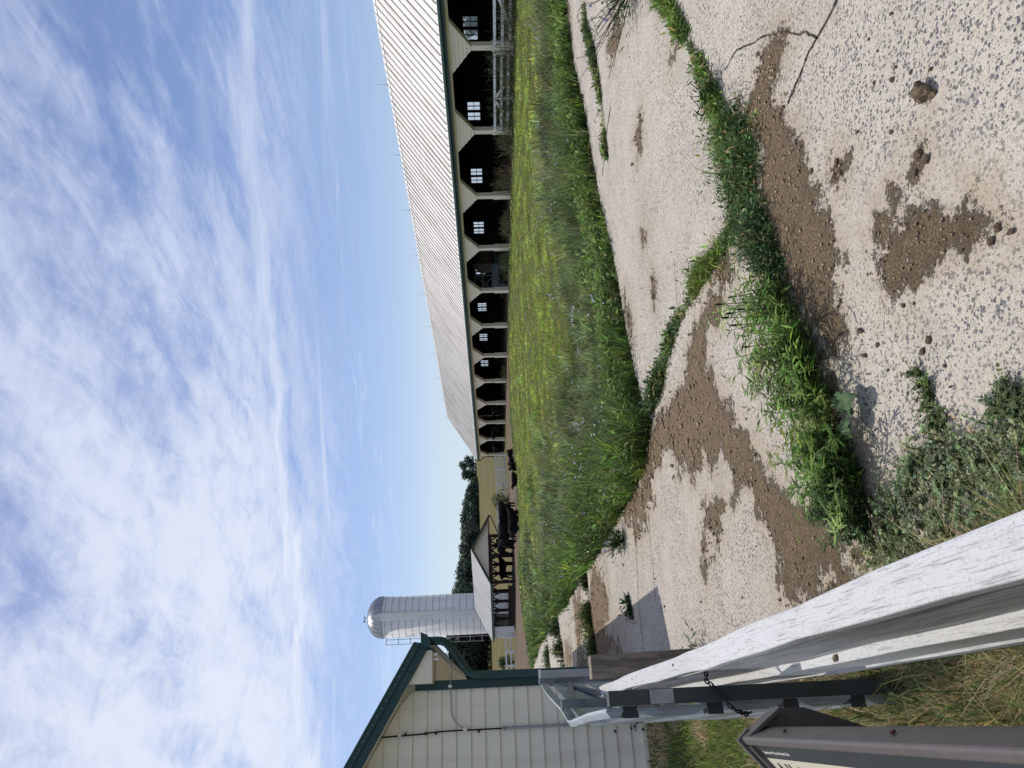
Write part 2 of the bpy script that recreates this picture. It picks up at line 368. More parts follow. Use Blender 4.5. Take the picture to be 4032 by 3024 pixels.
# torn wisps low over the barn and silo
wv1 = cloudnoise(math.radians(25), (.45, 1.1, 1), 1.9, 9, .66, .9, (4.4, 1.2, 0))
wisp = math_(nt, 'MULTIPLY', sstep(nt, wv1, .56, .74), math_(nt, 'MULTIPLY', sstep(nt, py, 2.3, 3.2), sstep(nt, py, 8.5, 4.2)))
den = math_(nt, 'MAXIMUM', math_(nt, 'MAXIMUM', math_(nt, 'MULTIPLY', veil, .9), math_(nt, 'MAXIMUM', math_(nt, 'MULTIPLY', band, .55), math_(nt, 'MULTIPLY', wisp, .8))), math_(nt, 'MAXIMUM', trail, trail2))
den = math_(nt, 'MINIMUM', den, .95)
skc = mixc(nt, 1.0, sky.outputs[0], (1.10, 1.05, 1.17), 'MULTIPLY')
haze = math_(nt, 'MULTIPLY', sstep(nt, sep.outputs[2], .13, .0), .7)
skc = mixc(nt, haze, skc, (5.6, 7.4, 9.3))
cc = mixc(nt, left, (5.3, 6.1, 8.2), (7.7, 8.2, 9.4))
fin = mixc(nt, den, skc, cc)
nt.links.new(fin, bg.inputs['Color']); bg.inputs['Strength'].default_value = .105
sc.view_settings.view_transform = 'Standard'; sc.view_settings.look = 'None'; sc.view_settings.gamma = 1; sc.view_settings.exposure = 0.0
sc.render.engine = 'CYCLES'; sc.cycles.use_denoising = True; sc.cycles.max_bounces = 6; sc.cycles.transparent_max_bounces = 12

# ------------------------------------------------------------------ ground
def inside(pts, poly):
    x, y = pts[:, 0], pts[:, 1]; r = np.zeros(len(pts), bool); n = len(poly)
    for i in range(n):
        (x0, y0), (x1, y1) = poly[i], poly[(i + 1) % n]
        c = ((y0 > y) != (y1 > y)) & (x < (x1 - x0) * (y - y0) / (y1 - y0 + 1e-12) + x0); r ^= c
    return r
def pldist(pts, pl, closed=True):
    d = np.full(len(pts), 1e9); n = len(pl)
    for i in range(n if closed else n - 1):
        a = pl[i]; v = pl[(i + 1) % n] - a; t = np.clip(((pts - a) @ v) / max(v @ v, 1e-12), 0, 1)
        d = np.minimum(d, np.linalg.norm(pts - a - t[:, None] * v, axis=1))
    return d
def sdist(pts, poly): return np.where(inside(pts, poly), 1, -1) * pldist(pts, poly)

g = MB()
ng = 60
xs = np.concatenate([-np.geomspace(1500, 20, 20), np.linspace(-18, 18, 19), np.geomspace(20, 1500, 20)])
ys = np.concatenate([np.linspace(-30, 60, 31), np.geomspace(64, 3000, 24)])
def hillz(x, y):
    d = np.hypot(x, y); u = x / np.maximum(y, 1e-3)
    k = np.clip((.05 - u) / .10, 0, 1); k = k * k * (3 - 2 * k)
    k2 = np.clip((-.40 - u) / .5, 0, 1)
    return k * (1 - .5 * k2) * .036 * np.clip(d - 76, 0, 240)
X, Y = np.meshgrid(xs, ys); V = np.stack([X.ravel(), Y.ravel(), np.zeros(X.size)], 1)
nx, ny = len(xs), len(ys)
g.v = [tuple(p) for p in V]; g.f = [(j * nx + i, j * nx + i + 1, (j + 1) * nx + i + 1, (j + 1) * nx + i) for j in range(ny - 1) for i in range(nx - 1)]
tag(mesh_obj('ground', g, M['ground']), 'level grassy ground reaching to the horizon', kind='structure')
# pasture hill beyond the barnyard
aa = np.radians(np.linspace(-62, 5, 90)); rr = np.geomspace(66, 700, 50)
A, Rr = np.meshgrid(aa, rr); X = np.sin(A) * Rr; Y = np.cos(A) * Rr
Z = hillz(X, Y) + .012 * (1 - np.clip((Rr - 66) / 8, 0, 1) * 0) + .0
h = MB(); na = len(aa); h.v = [tuple(p) for p in np.stack([X.ravel(), Y.ravel(), Z.ravel()], 1)]
h.f = [(j * na + i, j * na + i + 1, (j + 1) * na + i + 1, (j + 1) * na + i) for j in range(len(rr) - 1) for i in range(na - 1)]
tag(mesh_obj('pasture_hill', h, M['field'], smooth=True), 'dry brown pasture rising behind the shed and barn', kind='structure')

# edge between pavement and tall grass, surveyed from the near weeds to the left
edge_px = [(1196, -420), (1222, -60), (1226, 0), (1241, 130), (1262, 220), (1281, 330), (1300, 440), (1316, 500), (1337, 600), (1352, 690), (1372, 790), (1396, 880), (1412, 910),
           (1402, 1000), (1376, 1060), (1345, 1110), (1318, 1160), (1282, 1215), (1255, 1255), (1228, 1300), (1198, 1345), (1170, 1390), (1152, 1445)]
edge = GP(edge_px)
far_px = [(1101, 880), (1107, 960), (1114, 1012), (1119, 1100), (1122, 1170), (1119, 1235), (1127, 1316), (1141, 1404), (1150, 1450)]
farg = np.concatenate([np.array([W(25.7, 12)[:2], W(25.7, 22)[:2], W(25.6, 34)[:2], W(25.3, 46)[:2]]), GP(far_px)])
grass_poly = np.concatenate([edge, farg[::-1]])
p_near = [W(.30, -1.5)[:2], W(14, -1.5)[:2], edge[0] + (edge[0] - edge[1]) * 6]
# pavement: from the fence line out to the grass, the far left arm runs on to the barnyard
left_arm = [W(1.3, 34)[:2], W(-3, 36)[:2], W(-3, 9)[:2], W(.30, 8.9)[:2]]
slab = np.array(p_near + list(edge) + left_arm)
yard = np.array([W(-12, 33)[:2]] + list(farg[::-1]) + [W(36, 11)[:2], W(36, 80)[:2], W(-2, 92)[:2], W(-32, 70)[:2]])
ym = MB(); ym.v = [(x, y, .008) for x, y in yard]; ym.f = [tuple(range(len(yard)))]
tag(mesh_obj('barnyard_dirt', ym, M['yard']), 'trampled brown dirt in front of barn and shed', kind='structure')

DIRT = [
 [(1680,62),(1705,75),(1702,110),(1690,150),(1676,200),(1700,235),(1715,280),(1745,320),(1750,370),(1770,420),(1798,450),(1812,510),(1825,560),(1803,590),(1822,640),(1838,720),(1800,760),(1760,700),(1700,600),(1660,480),(1648,400),(1655,330),(1612,262),(1626,222),(1640,170),(1652,120),(1668,90)],
 [(1925,445),(1930,412),(1938,430),(1960,480),(1985,462),(2000,470),(2012,442),(2050,452),(2062,470),(2090,425),(2100,412),(2112,430),(2135,440),(2152,470),(2176,498),(2150,520),(2100,532),(2088,515),(2050,560),(2002,592),(1985,640),(1966,618),(1930,648),(1908,600),(1915,550),(1895,500),(1905,470),(1898,452)],
 [(1805,352),(1822,345),(1838,352),(1832,385),(1812,388)], [(1985,335),(2005,328),(2012,350),(1992,382),(1978,378)],
 [(1547,610),(1570,640),(1562,690),(1535,715),(1530,780),(1552,830),(1585,890),(1622,950),(1662,1010),(1692,1060),(1750,1080),(1812,1110),(1848,1170),(1812,1225),(1765,1275),(1722,1315),(1690,1265),(1692,1205),(1672,1160),(1655,1120),(1640,1108),(1630,1060),(1612,1055),(1560,1110),(1568,1150),(1548,1200),(1552,1140),(1537,1150),(1530,1262),(1519,1200),(1527,1110),(1520,1082),(1552,1080),(1592,1070),(1590,1022),(1562,960),(1542,1032),(1530,980),(1510,1022),(1500,1052),(1485,1000),(1470,1035),(1462,980),(1440,960),(1432,1000),(1416,1020),(1402,1060),(1398,1000),(1402,960),(1420,905),(1460,860),(1482,830),(1490,760),(1512,690),(1535,640)],
 [(1352,1055),(1405,1035),(1415,1080),(1390,1130),(1362,1112),(1400,1150),(1376,1165),(1350,1105)],
 [(1281,1225),(1308,1255),(1319,1310),(1310,1370),(1345,1395),(1352,1425),(1322,1405),(1302,1450),(1282,1400),(1276,1320)],
 [(1240,1295),(1256,1290),(1262,1330),(1258,1400),(1272,1445),(1250,1450),(1247,1380)], [(1222,1390),(1236,1400),(1240,1450),(1225,1452)],
 [(1338,30),(1345,80),(1326,130),(1313,110),(1326,62)], [(1385,245),(1392,262),(1388,330),(1381,345),(1377,290)], [(1452,108),(1462,120),(1458,145),(1448,135)],
 [(1388,488),(1396,512),(1402,495),(1400,520),(1394,535),(1388,510)], [(1350,632),(1362,665),(1372,700),(1366,722),(1355,680)], [(1412,588),(1420,620),(1418,660),(1410,640)],
 [(1232,200),(1248,215),(1246,330),(1236,300)], [(1226,0),(1232,0),(1238,120),(1230,120)],
 [(1640,760),(1660,780),(1640,800),(1632,775)], [(1545,540),(1575,560),(1590,600),(1570,620),(1548,600)], [(1760,1290),(1820,1240),(1860,1180),(1890,1190),(1800,1330)]]
WEEDSOIL = [(1640,465),(1668,470),(1702,590),(1752,715),(1800,820),(1840,930),(1875,1030),(1900,1110),(1880,1150),(1830,1120),(1790,1010),(1745,890),(1700,770),(1665,640),(1632,520)]
DIRT = [GP(p) for p in DIRT + [WEEDSOIL]]
nA, nR = 430, 520
aa = np.radians(np.concatenate([np.linspace(-40, 42, nA - 30), np.linspace(42.8, 78, 30)])); rr = np.geomspace(.75, 42, nR)
A, Rr = np.meshgrid(aa, rr); P = np.stack([(np.sin(A) * Rr).ravel(), (np.cos(A) * Rr).ravel()], 1)
dirt = np.full(len(P), -1.)
for p in DIRT: dirt = np.maximum(dirt, sdist(P, p) / np.clip(np.hypot(*p.mean(0)) / 6, .7, 3))
fq = (np.arange(nR - 1)[:, None] * nA + np.arange(nA - 1)[None, :]).ravel()
cen = (P[fq] + P[fq + nA + 1]) / 2; ok = inside(cen, slab); fq = fq[ok]
quads = np.stack([fq, fq + 1, fq + nA + 1, fq + nA], 1)
used = np.unique(quads); remap = np.zeros(len(P), int); remap[used] = np.arange(len(used))
zz = .016 + .008 * np.clip(dirt * 12, 0, 1)
o = raw_mesh('concrete_pavement', np.stack([P[used, 0], P[used, 1], zz[used]], 1), remap[quads].ravel(), np.arange(len(quads)) * 4, np.full(len(quads), 4), M['concrete'], extra={'dirt': np.clip(dirt[used], -1, 1)})
tag(o, 'cracked pale concrete barnyard with brown dirt patches', kind='structure')

def crack(pts, w, amp):
    mb = MB(); P0 = [gz(x * K, y * K)[:2] for x, y in pts]; L = []
    for a, b_ in zip(P0[:-1], P0[1:]):
        n = max(2, int(np.linalg.norm(b_ - a) / .03)); L += [a + (b_ - a) * i / n for i in range(n)]
    L.append(P0[-1]); L = np.array(L)
    t = np.gradient(L, axis=0); t /= np.linalg.norm(t, axis=1)[:, None]; nn = np.stack([-t[:, 1], t[:, 0]], 1)
    k = len(L); wob = np.convolve(rng.normal(0, 1, k + 8), np.ones(5) / 5, 'same')[4:k + 4] * amp
    wl = w * (.35 + rng.random(k) * 1.1); wr = w * (.35 + rng.random(k) * 1.1)
    a = L + nn * (wob + wl)[:, None]; b2 = L + nn * (wob - wr)[:, None]
    mb.v = [(*p, .0205) for p in a] + [(*p, .0205) for p in b2]; mb.f = [(i, k + i, k + i + 1, i + 1) for i in range(k - 1)]
    tag(mesh_obj('pavement_crack', mb, M['crack']), kind='structure')
crack([(1822, -12), (1800, 35), (1775, 80), (1755, 112), (1738, 160), (1710, 225)], .0075, .006)
crack([(1775, 82), (1750, 72), (1735, 78), (1712, 68), (1692, 70), (1650, 82), (1632, 92), (1612, 100), (1598, 112), (1572, 150)], .005, .012)
crack([(1368, 1105), (1378, 1180), (1383, 1300), (1395, 1420)], .006, .006)
crack([(1398, 1010), (1405, 1120), (1412, 1200), (1420, 1300)], .005, .006)
crack([(1322, 230), (1312, 300), (1304, 380)], .012, .01)
crack([(1460, 560), (1466, 640), (1470, 700)], .003, .006)
crack([(1300, 1150), (1312, 1230), (1322, 1290)], .005, .006)

# ------------------------------------------------------------------ foliage builders (numpy)
def blades(pos, h, w, az, lean, colr, twist=None):
    """narrow bent blade per point: 5 verts, quad + tri"""
    n = len(pos); d = np.stack([np.cos(az), np.sin(az), np.zeros(n)], 1); ta = az + math.pi / 2 if twist is None else twist
    sd = np.stack([np.cos(ta), np.sin(ta), np.zeros(n)], 1)
    up = np.array([0, 0, 1.])
    m_ = pos + up * (h * .58)[:, None] + d * (lean * .32)[:, None]
    t_ = pos + up * (h * np.sqrt(np.clip(1 - (lean / np.maximum(h, 1e-3)) ** 2 * .35, .15, 1)))[:, None] + d * lean[:, None]
    hw = (w / 2)[:, None]
    v = np.stack([pos - sd * hw, pos + sd * hw, m_ + sd * hw * .8, m_ - sd * hw * .8, t_], 1).reshape(-1, 3)
    b0 = np.arange(n) * 5
    loops = np.stack([b0, b0 + 1, b0 + 2, b0 + 3, b0 + 3, b0 + 2, b0 + 4], 1).ravel()
    st = np.stack([np.arange(n) * 7, np.arange(n) * 7 + 4], 1).ravel(); tt = np.tile([4, 3], n)
    return v, loops, st, tt, np.repeat(colr, 5, 0)
def leaves(pos, dr, nr, ln, wd_, colr):
    """lance-shaped leaf: rhombus folded along its rib"""
    n = len(pos); dr = dr / np.linalg.norm(dr, axis=1)[:, None]; sd = np.cross(dr, nr); sd /= np.maximum(np.linalg.norm(sd, axis=1), 1e-6)[:, None]
    nn = np.cross(sd, dr)
    mid = pos + dr * (ln * .42)[:, None] + nn * (ln * .05)[:, None]
    v = np.stack([pos, mid + sd * (wd_ / 2)[:, None], pos + dr * ln[:, None] - nn * (ln * .06)[:, None], mid - sd * (wd_ / 2)[:, None]], 1).reshape(-1, 3)
    b0 = np.arange(n) * 4; loops = np.stack([b0, b0 + 1, b0 + 2, b0, b0 + 2, b0 + 3], 1).ravel()
    return v, loops, np.arange(2 * n) * 3, np.full(2 * n, 3), np.repeat(colr, 4, 0)
def join(parts_):
    V, L, S, T, C = [], [], [], [], []; vo = lo = 0
    for v, l, s, t, c in parts_:
        V.append(v); L.append(l + vo); S.append(s + lo); T.append(t); C.append(c); vo += len(v); lo += len(l)
    return [np.concatenate(q) for q in (V, L, S, T, C)]
def veg(name, parts_, mat='leaf', parent=None, origin=None):
    v, l, s, t, c = join(parts_)
    if origin is not None: v = v - np.array(origin)
    o = raw_mesh(name, v, l, s, t, M[mat], np.clip(c, 0, 1), parent)
    if origin is not None and parent is None: o.location = tuple(origin)
    return o
def inpoly(poly, n):
    lo, hi = poly.min(0), poly.max(0); out = []
    tot = 0
    while tot < n:
        p = lo + (hi - lo) * rng.random((n * 3, 2)); p = p[inside(p, poly)]; out.append(p); tot += len(p)
    return np.concatenate(out)[:n]
def vcol(base, n, var=.25, hue=.12):
    k = np.exp(rng.normal(0, var, (n, 1))); return np.array(base)[None] * k * np.exp(rng.normal(0, hue, (n, 3)))
def z0(p, z=.01): return np.concatenate([p, np.full((len(p), 1), z)], 1)
def rnd_dirs(n):
    d = rng.normal(0, 1, (n, 3)); return d / np.linalg.norm(d, axis=1)[:, None]
def patchnoise(p, sc_, seed=0):
    """cheap smooth random field for colour patches"""
    r = np.random.default_rng(seed); f = np.zeros(len(p))
    for k in range(7):
        a = r.random() * 6.283; q = sc_ * (.5 + r.random() * 1.6); f += np.sin((p[:, 0] * math.cos(a) + p[:, 1] * math.sin(a)) * q + r.random() * 6.283)
    return f / 2.6

# ---- the tall grass field: density follows 1/d^2, tuft size follows d
def polar(n, a0, a1, r0, r1):
    a = np.radians(a0 + (a1 - a0) * rng.random(n)); r = r0 * (r1 / r0) ** rng.random(n)
    return np.stack([np.sin(a) * r, np.cos(a) * r], 1)
c0_ = polar(41000, -42, 50, 6, 60); c0_ = c0_[inside(c0_, grass_poly)]; nc = len(c0_)
de = pldist(c0_, edge, False); df = pldist(c0_, farg, False); d = np.hypot(c0_[:, 0], c0_[:, 1])
pn = patchnoise(c0_, 1.0, 3); pn2 = patchnoise(c0_, 2.6, 5); pn3 = patchnoise(c0_, 5, 77)
front = np.clip(1.15 - de / np.clip(2.1 + 1.0 * pn + .7 * pn2, .4, 5), 0, 1)
mown = np.clip((de - 4.0 - 1.2 * pn - .5 * pn2) / 1.5, 0, 1); chic = (1 - front) * (1 - mown)
cl = np.array([[.09, .14, .038]]) * front[:, None] + np.array([[.165, .20, .09]]) * chic[:, None] + np.array([[.31, .365, .092]]) * mown[:, None]
cl = cl * np.exp(.30 * pn2 + .22 * pn3 + rng.normal(0, 1, nc) * (.42 - .22 * mown))[:, None] * np.exp(rng.normal(0, .10, (nc, 3)))
u_ = rng.random(nc)
dry = (u_ < .04 + .14 * (pn2 > .5) * (mown > .2)); cl[dry] = vcol((.29, .30, .12), dry.sum(), .25)
yel = (u_ > .95) & (front > .2); cl[yel] = vcol((.24, .33, .06), yel.sum(), .25)
drk = (u_ > .74) & (u_ < .84 - .08 * mown); cl[drk] *= .45
fr2 = (df < 2.2) & (u_ < .7); cl[fr2] = vcol((.10, .16, .055), fr2.sum(), .35)
hc = (.18 * front + .155 * chic + .042 * mown) * np.exp(rng.normal(0, .36, nc)) * np.clip(1 + .4 * pn + .35 * pn3, .35, 2)
rc = np.clip(d * .006, .03, .22) * (.5 + rng.random(nc))
NBL = 11; kk = np.repeat(np.arange(nc), NBL); n = len(kk)
p = c0_[kk] + rng.normal(0, .5, (n, 2)) * rc[kk][:, None]
az = np.arctan2(p[:, 1] - c0_[kk, 1], p[:, 0] - c0_[kk, 0]) + rng.normal(0, .6, n)
hh = np.clip(hc[kk] * (.45 + .8 * rng.random(n)), .03, .75)
front = front[kk]; d = d[kk]
ww = np.clip(d * .0012, .006, .05) * (.5 + rng.random(n) * 1.0) * (1 + .4 * front)
b1_ = blades(z0(p), hh, ww, az, hh * (.25 + rng.random(n) * .8), cl[kk] * np.exp(rng.normal(0, .15, (n, 1))), rng.random(n) * 6.283)
# broad leaves in the rank strip
q = np.flatnonzero((front > .15) & (rng.random(n) < .28)); nq = len(q)
lp = z0(p[q]); lp[:, 2] = .03 + rng.random(nq) * .24 * front[q]
b2_ = leaves(lp, rnd_dirs(nq) * [1, 1, .5] + [0, 0, .35], np.tile([0, 0, 1.], (nq, 1)), .05 + rng.random(nq) * .08, .02 + rng.random(nq) * .03, vcol((.13, .195, .052), nq, .5))
tag(veg('tall_grass', [b1_, b2_]), 'tall green grass and weeds between pavement and barn', 'grass', kind='stuff')
# chicory stalks with pale blue flowers
p2 = polar(9000, -38, 40, 7.5, 26); de2 = pldist(p2, edge, False); p2 = p2[inside(p2, grass_poly) & (de2 < 5.0) & (de2 > .2)]; n = len(p2); p2 = p2[patchnoise(p2, 1.3, 31) > -.1][:2000]; n = len(p2)
hs = .22 + rng.random(n) * .34; az = rng.random(n) * 6.283; dd = np.hypot(p2[:, 0], p2[:, 1])
st_ = blades(z0(p2), hs, np.clip(dd * .0006, .005, .012), az, hs * (.1 + rng.random(n) * .5), vcol((.19, .20, .12), n, .3), rng.random(n) * 6.283)
tips = st_[0].reshape(n, 5, 3)[:, 4]; sel = rng.random(n) < .085; k = sel.sum()
fl = []
for j in range(1):
    fl.append(leaves(np.repeat(tips[sel], 3, 0) + rng.normal(0, .035, (k * 3, 3)) * [1, 1, .8], rnd_dirs(k * 3), np.tile([0.1, -.6, .8], (k * 3, 1)), np.full(k * 3, .026), np.full(k * 3, .024), vcol((.52, .54, .74), k * 3, .15, .05)))
tag(veg('chicory_stalks', [st_]), 'thin grey green chicory stalks standing in the grass', 'wildflowers', kind='stuff')
tag(veg('chicory_flowers', fl, 'flower'), 'pale blue chicory flowers dotted over the tall grass', 'wildflowers', kind='stuff')

# ---- strips of grass growing out of the pavement joints
def strip(name, label, pl, wid, h, dens, base, leafy=.4, cat='weeds', gap=-.35):
    pl = [G(*q) for q in pl]; pts = []; sc_ = []
    wid = wid if hasattr(wid, '__len__') else [wid] * len(pl); hts = h if hasattr(h, '__len__') else [h] * len(pl)
    for i in range(len(pl) - 1):
        L = np.linalg.norm(pl[i + 1] - pl[i]); k = max(6, int(L * dens)); t = rng.random(k)
        c = pl[i][None, :2] + (pl[i + 1] - pl[i])[None, :2] * t[:, None]
        wv = wid[i] + (wid[i + 1] - wid[i]) * t; hv = hts[i] + (hts[i + 1] - hts[i]) * t
        pts.append(c + rng.normal(0, 1, (k, 2)) * wv[:, None] * .27); sc_.append(hv)
    p = np.concatenate(pts); hv = np.concatenate(sc_); n = len(p); org = p.mean(0)
    pk = patchnoise(p, 6, len(name) + len(label)); keep = (pk > gap) | (rng.random(len(p)) < .16)
    p, hv = p[keep] + rng.normal(0, .035, (keep.sum(), 2)) * (rng.random((keep.sum(), 1)) < .3), hv[keep] * np.clip(.75 + .4 * pk[keep], .3, 1.7); n = len(p)
    d = np.hypot(p[:, 0], p[:, 1])
    hh = .8 * hv * (.3 + rng.random(n) * .8 + 1.1 * (rng.random(n) < .05))
    mixk = (patchnoise(p, 5, 9)[:, None] > .2)
    colr = .72 * np.where(mixk, vcol(base, n, .45), vcol((base[0] * .55, base[1] * .62, base[2] * .7), n, .4))
    st_ = rng.random(n) < .10; colr[st_] = vcol((.36, .31, .15), st_.sum(), .2)
    A_ = blades(z0(p, .015), hh, np.clip(d * .0009, .004, .02) * (.6 + rng.random(n) * .8), rng.random(n) * 6.283, hh * (.2 + rng.random(n) * .75), colr, rng.random(n) * 6.283)
    q = np.flatnonzero(rng.random(n) < leafy); m_ = len(q); lp = z0(p[q]); lp[:, 2] = .015 + hh[q] * rng.random(m_)
    B_ = leaves(lp, rnd_dirs(m_) * [1, 1, .5] + [0, 0, .3], np.tile([0, 0, 1.], (m_, 1)), (.02 + rng.random(m_) * .035) * np.clip(d[q] / 4, .8, 2.2), (.008 + rng.random(m_) * .012) * np.clip(d[q] / 4, .8, 2.2), colr[q] * 1.1)
    return tag(veg(name, [A_, B_], origin=(*org, 0)), label, cat, kind='stuff')
gA = (.18, .275, .06)
strip('joint_grass', 'grass strip sprouting from the crack on the right side of the pavement', [(1428, -40), (1442, 0), (1478, 60), (1515, 130), (1545, 190), (1568, 250), (1590, 300)], [.13, .13, .12, .12, .11, .09, .12], [.11, .11, .10, .10, .11, .10, .14], 2300, gA, .5, gap=-.65)
strip('joint_grass', 'thick green weed clump where the two pavement cracks meet', [(1585, 290), (1605, 330), (1615, 380), (1618, 430), (1605, 475)], [.30, .46, .50, .46, .26], [.15, .19, .20, .19, .14], 5200, (.15, .24, .07), .9, gap=-9)
strip('joint_grass', 'bright grass strip running left from the meeting of the cracks', [(1598, 470), (1578, 520), (1550, 560), (1515, 610), (1495, 650), (1470, 690)], [.10, .09, .10, .11, .10, .08], [.10, .10, .11, .11, .10, .08], 2600, (.20, .29, .065), .35, gap=-.7)
strip('joint_grass', 'dark leafy strip ending beside the tall grass', [(1470, 690), (1455, 740), (1440, 790), (1425, 840), (1410, 880)], [.09, .14, .17, .17, .10], [.08, .13, .14, .15, .10], 3600, (.13, .21, .065), .8, gap=-.6)
strip('joint_grass', 'thin leafy weeds below the crack junction', [(1640, 465), (1658, 520), (1675, 560), (1692, 600), (1705, 630)], [.22, .24, .22, .20, .20], [.10, .14, .14, .13, .16], 4200, (.13, .215, .07), 1., gap=-.55)
strip('joint_grass', 'narrow far grass line near the right end of the pavement', [(1264, 0), (1272, 60), (1285, 110), (1296, 170), (1304, 240), (1310, 300), (1316, 340)], [.16, .12, .12, .12, .12, .10, .05], [.10] * 7, 900, (.16, .23, .065), .4)
strip('joint_grass', 'short weeds in the joint left of the long shadow', [(1268, 1240), (1274, 1290), (1280, 1340), (1290, 1400), (1296, 1450)], [.1, .14, .16, .18, .18], [.18, .2, .22, .24, .25], 700, (.14, .21, .065), .9)
strip('joint_grass', 'leafy weeds in the farther joint by the green downspout', [(1205, 1345), (1214, 1390), (1222, 1450)], [.25, .3, .35], [.35, .42, .45], 900, (.12, .18, .06), 1.)
strip('joint_grass', 'low weeds in the joint nearest the white silo', [(1182, 1370), (1186, 1410), (1190, 1450)], [.2, .25, .3], [.25, .3, .3], 500, (.12, .18, .06), 1.)
strip('joint_grass', 'sparse weeds along the hairline joint in mid pavement', [(1360, 1288), (1366, 1310), (1372, 1335)], [.04, .05, .03], [.08, .08, .06], 500, (.05, .11, .03), .6)

# ---- the big leafy weed clump, plants with stems and lance leaves
def leafy_plants(base, h, nleaf, L, Wd, colr, lean_dir=None, lean_amt=.35, seed=1, droop=.1):
    n = len(base); r = np.random.default_rng(seed)
    az = r.random(n) * 6.283 if lean_dir is None else lean_dir + r.normal(0, .7, n)
    lean = h * lean_amt * (.3 + r.random(n))
    pr = [blades(base, h, np.full(n, .006), az, lean, np.tile([[.10, .12, .05]], (n, 1)))]
    t = r.random((n, nleaf)) ** .75; tt = t.ravel(); k = np.repeat(np.arange(n), nleaf)
    ld = np.stack([np.cos(az), np.sin(az)], 1)
    hfac = np.sqrt(np.clip(1 - (lean / h) ** 2 * .35, .15, 1))
    pos = base[k].copy(); pos[:, 2] += h[k] * hfac[k] * tt; pos[:, :2] += ld[k] * (lean[k] * tt ** 1.7)[:, None]
    la = r.random(len(k)) * 6.283
    dr = np.stack([np.cos(la), np.sin(la), .55 - droop * 6 * r.random(len(k))], 1)
    sz = (1.15 - .5 * tt) * (.6 + r.random(len(k)) * .7)
    cc_ = colr[k] * np.exp(r.normal(0, .18, (len(k), 1)))
    pr.append(leaves(pos, dr, np.tile([0, 0, 1.], (len(k), 1)) + r.normal(0, .3, (len(k), 3)), L * sz, Wd * sz, cc_))
    return pr
def weed_bed(name, label, poly, n, h, nleaf, L, Wd, base, cat='weeds', **kw):
    p = inpoly(GP(poly), n); hv = h * (.55 + rng.random(n) * .75)
    return tag(veg(name, leafy_plants(z0(p), hv, nleaf, L, Wd, vcol(base, n, .3), **kw), origin=(*p.mean(0), 0)), label, cat, kind='stuff')
weed_bed('leafy_weeds', 'lush lance leaved weeds growing along the foreground crack', [(1700,600),(1740,690),(1785,760),(1822,850),(1848,940),(1880,1040),(1896,1110),(1868,1120),(1830,1040),(1790,950),(1752,860),(1715,760),(1685,660)], 150, .26, 19, .085, .015, (.15, .235, .06), lean_amt=.75, seed=4)
weed_bed('leafy_weeds', 'dark feathery weeds at the left end of the foreground crack', [(1800,940),(1850,960),(1890,1070),(1912,1150),(1880,1165),(1840,1100)], 120, .19, 30, .045, .012, (.10, .17, .06), lean_amt=.5, seed=5)
weed_bed('leafy_weeds', 'stray weed stems leaning out over the concrete from the crack', [(1660,640),(1700,700),(1740,800),(1780,900),(1800,1000),(1860,1100),(1885,1000),(1840,880),(1790,760),(1720,610)], 46, .34, 16, .095, .015, (.17, .26, .06), lean_amt=.9, seed=14)
weed_bed('creeping_clover', 'grey green creeping clover at the foot of the white rail', [(1925,1080),(1975,1010),(2030,905),(2062,960),(2120,930),(2230,900),(2230,1120),(2140,1165),(2050,1200),(1960,1240),(1890,1220),(1880,1170)], 520, .085, 17, .020, .015, (.22, .265, .14), 'clover', lean_amt=1.6, seed=6, droop=.05)
weed_bed('creeping_clover', 'loose clover runner reaching out over the speckled concrete', [(1988,805),(2000,800),(2030,850),(2062,900),(2045,930),(2022,880)], 40, .06, 16, .018, .014, (.11, .15, .05), 'clover', lean_amt=1.6, seed=8, droop=.05)
weed_bed('creeping_clover', 'small clover patch at the right of the creeping bed', [(2160,865),(2215,835),(2230,890),(2190,905)], 60, .06, 16, .018, .014, (.10, .145, .06), 'clover', lean_amt=1.5, seed=9, droop=.05)
# plantain seed stalks above the weed clump
bs = [(1705, 632, 1590), (1722, 655, 1560), (1735, 672, 1608), (1725, 668, 1583), (1742, 700, 1594), (1748, 690, 1575), (1756, 740, 1622)]
for i, (x, y, tx) in enumerate(bs):
    b0 = G(x, y); dd = (b0 - CAM) @ FW; tip = at(tx * K, (y + 8 - 6 * (i % 3)) * K, dd)
    t = thing('plantain_stalk', 'thin plantain seed stalk standing above the foreground weeds', 'weed', b0, group='plantain seed stalks')
    mid = (b0 + tip) / 2 + np.array([.01, 0, .02])
    part(t, 'stem', MB().tube([b0, mid, tip], .0022, 5), M['stem'])
    dn_ = (tip - mid); dn_ /= np.linalg.norm(dn_)
    part(t, 'seed_head', MB().tube([tip, tip + dn_ * .012, tip + dn_ * .03, tip + dn_ * .042], [.002, .006, .005, .001], 6), M['twig'], True)
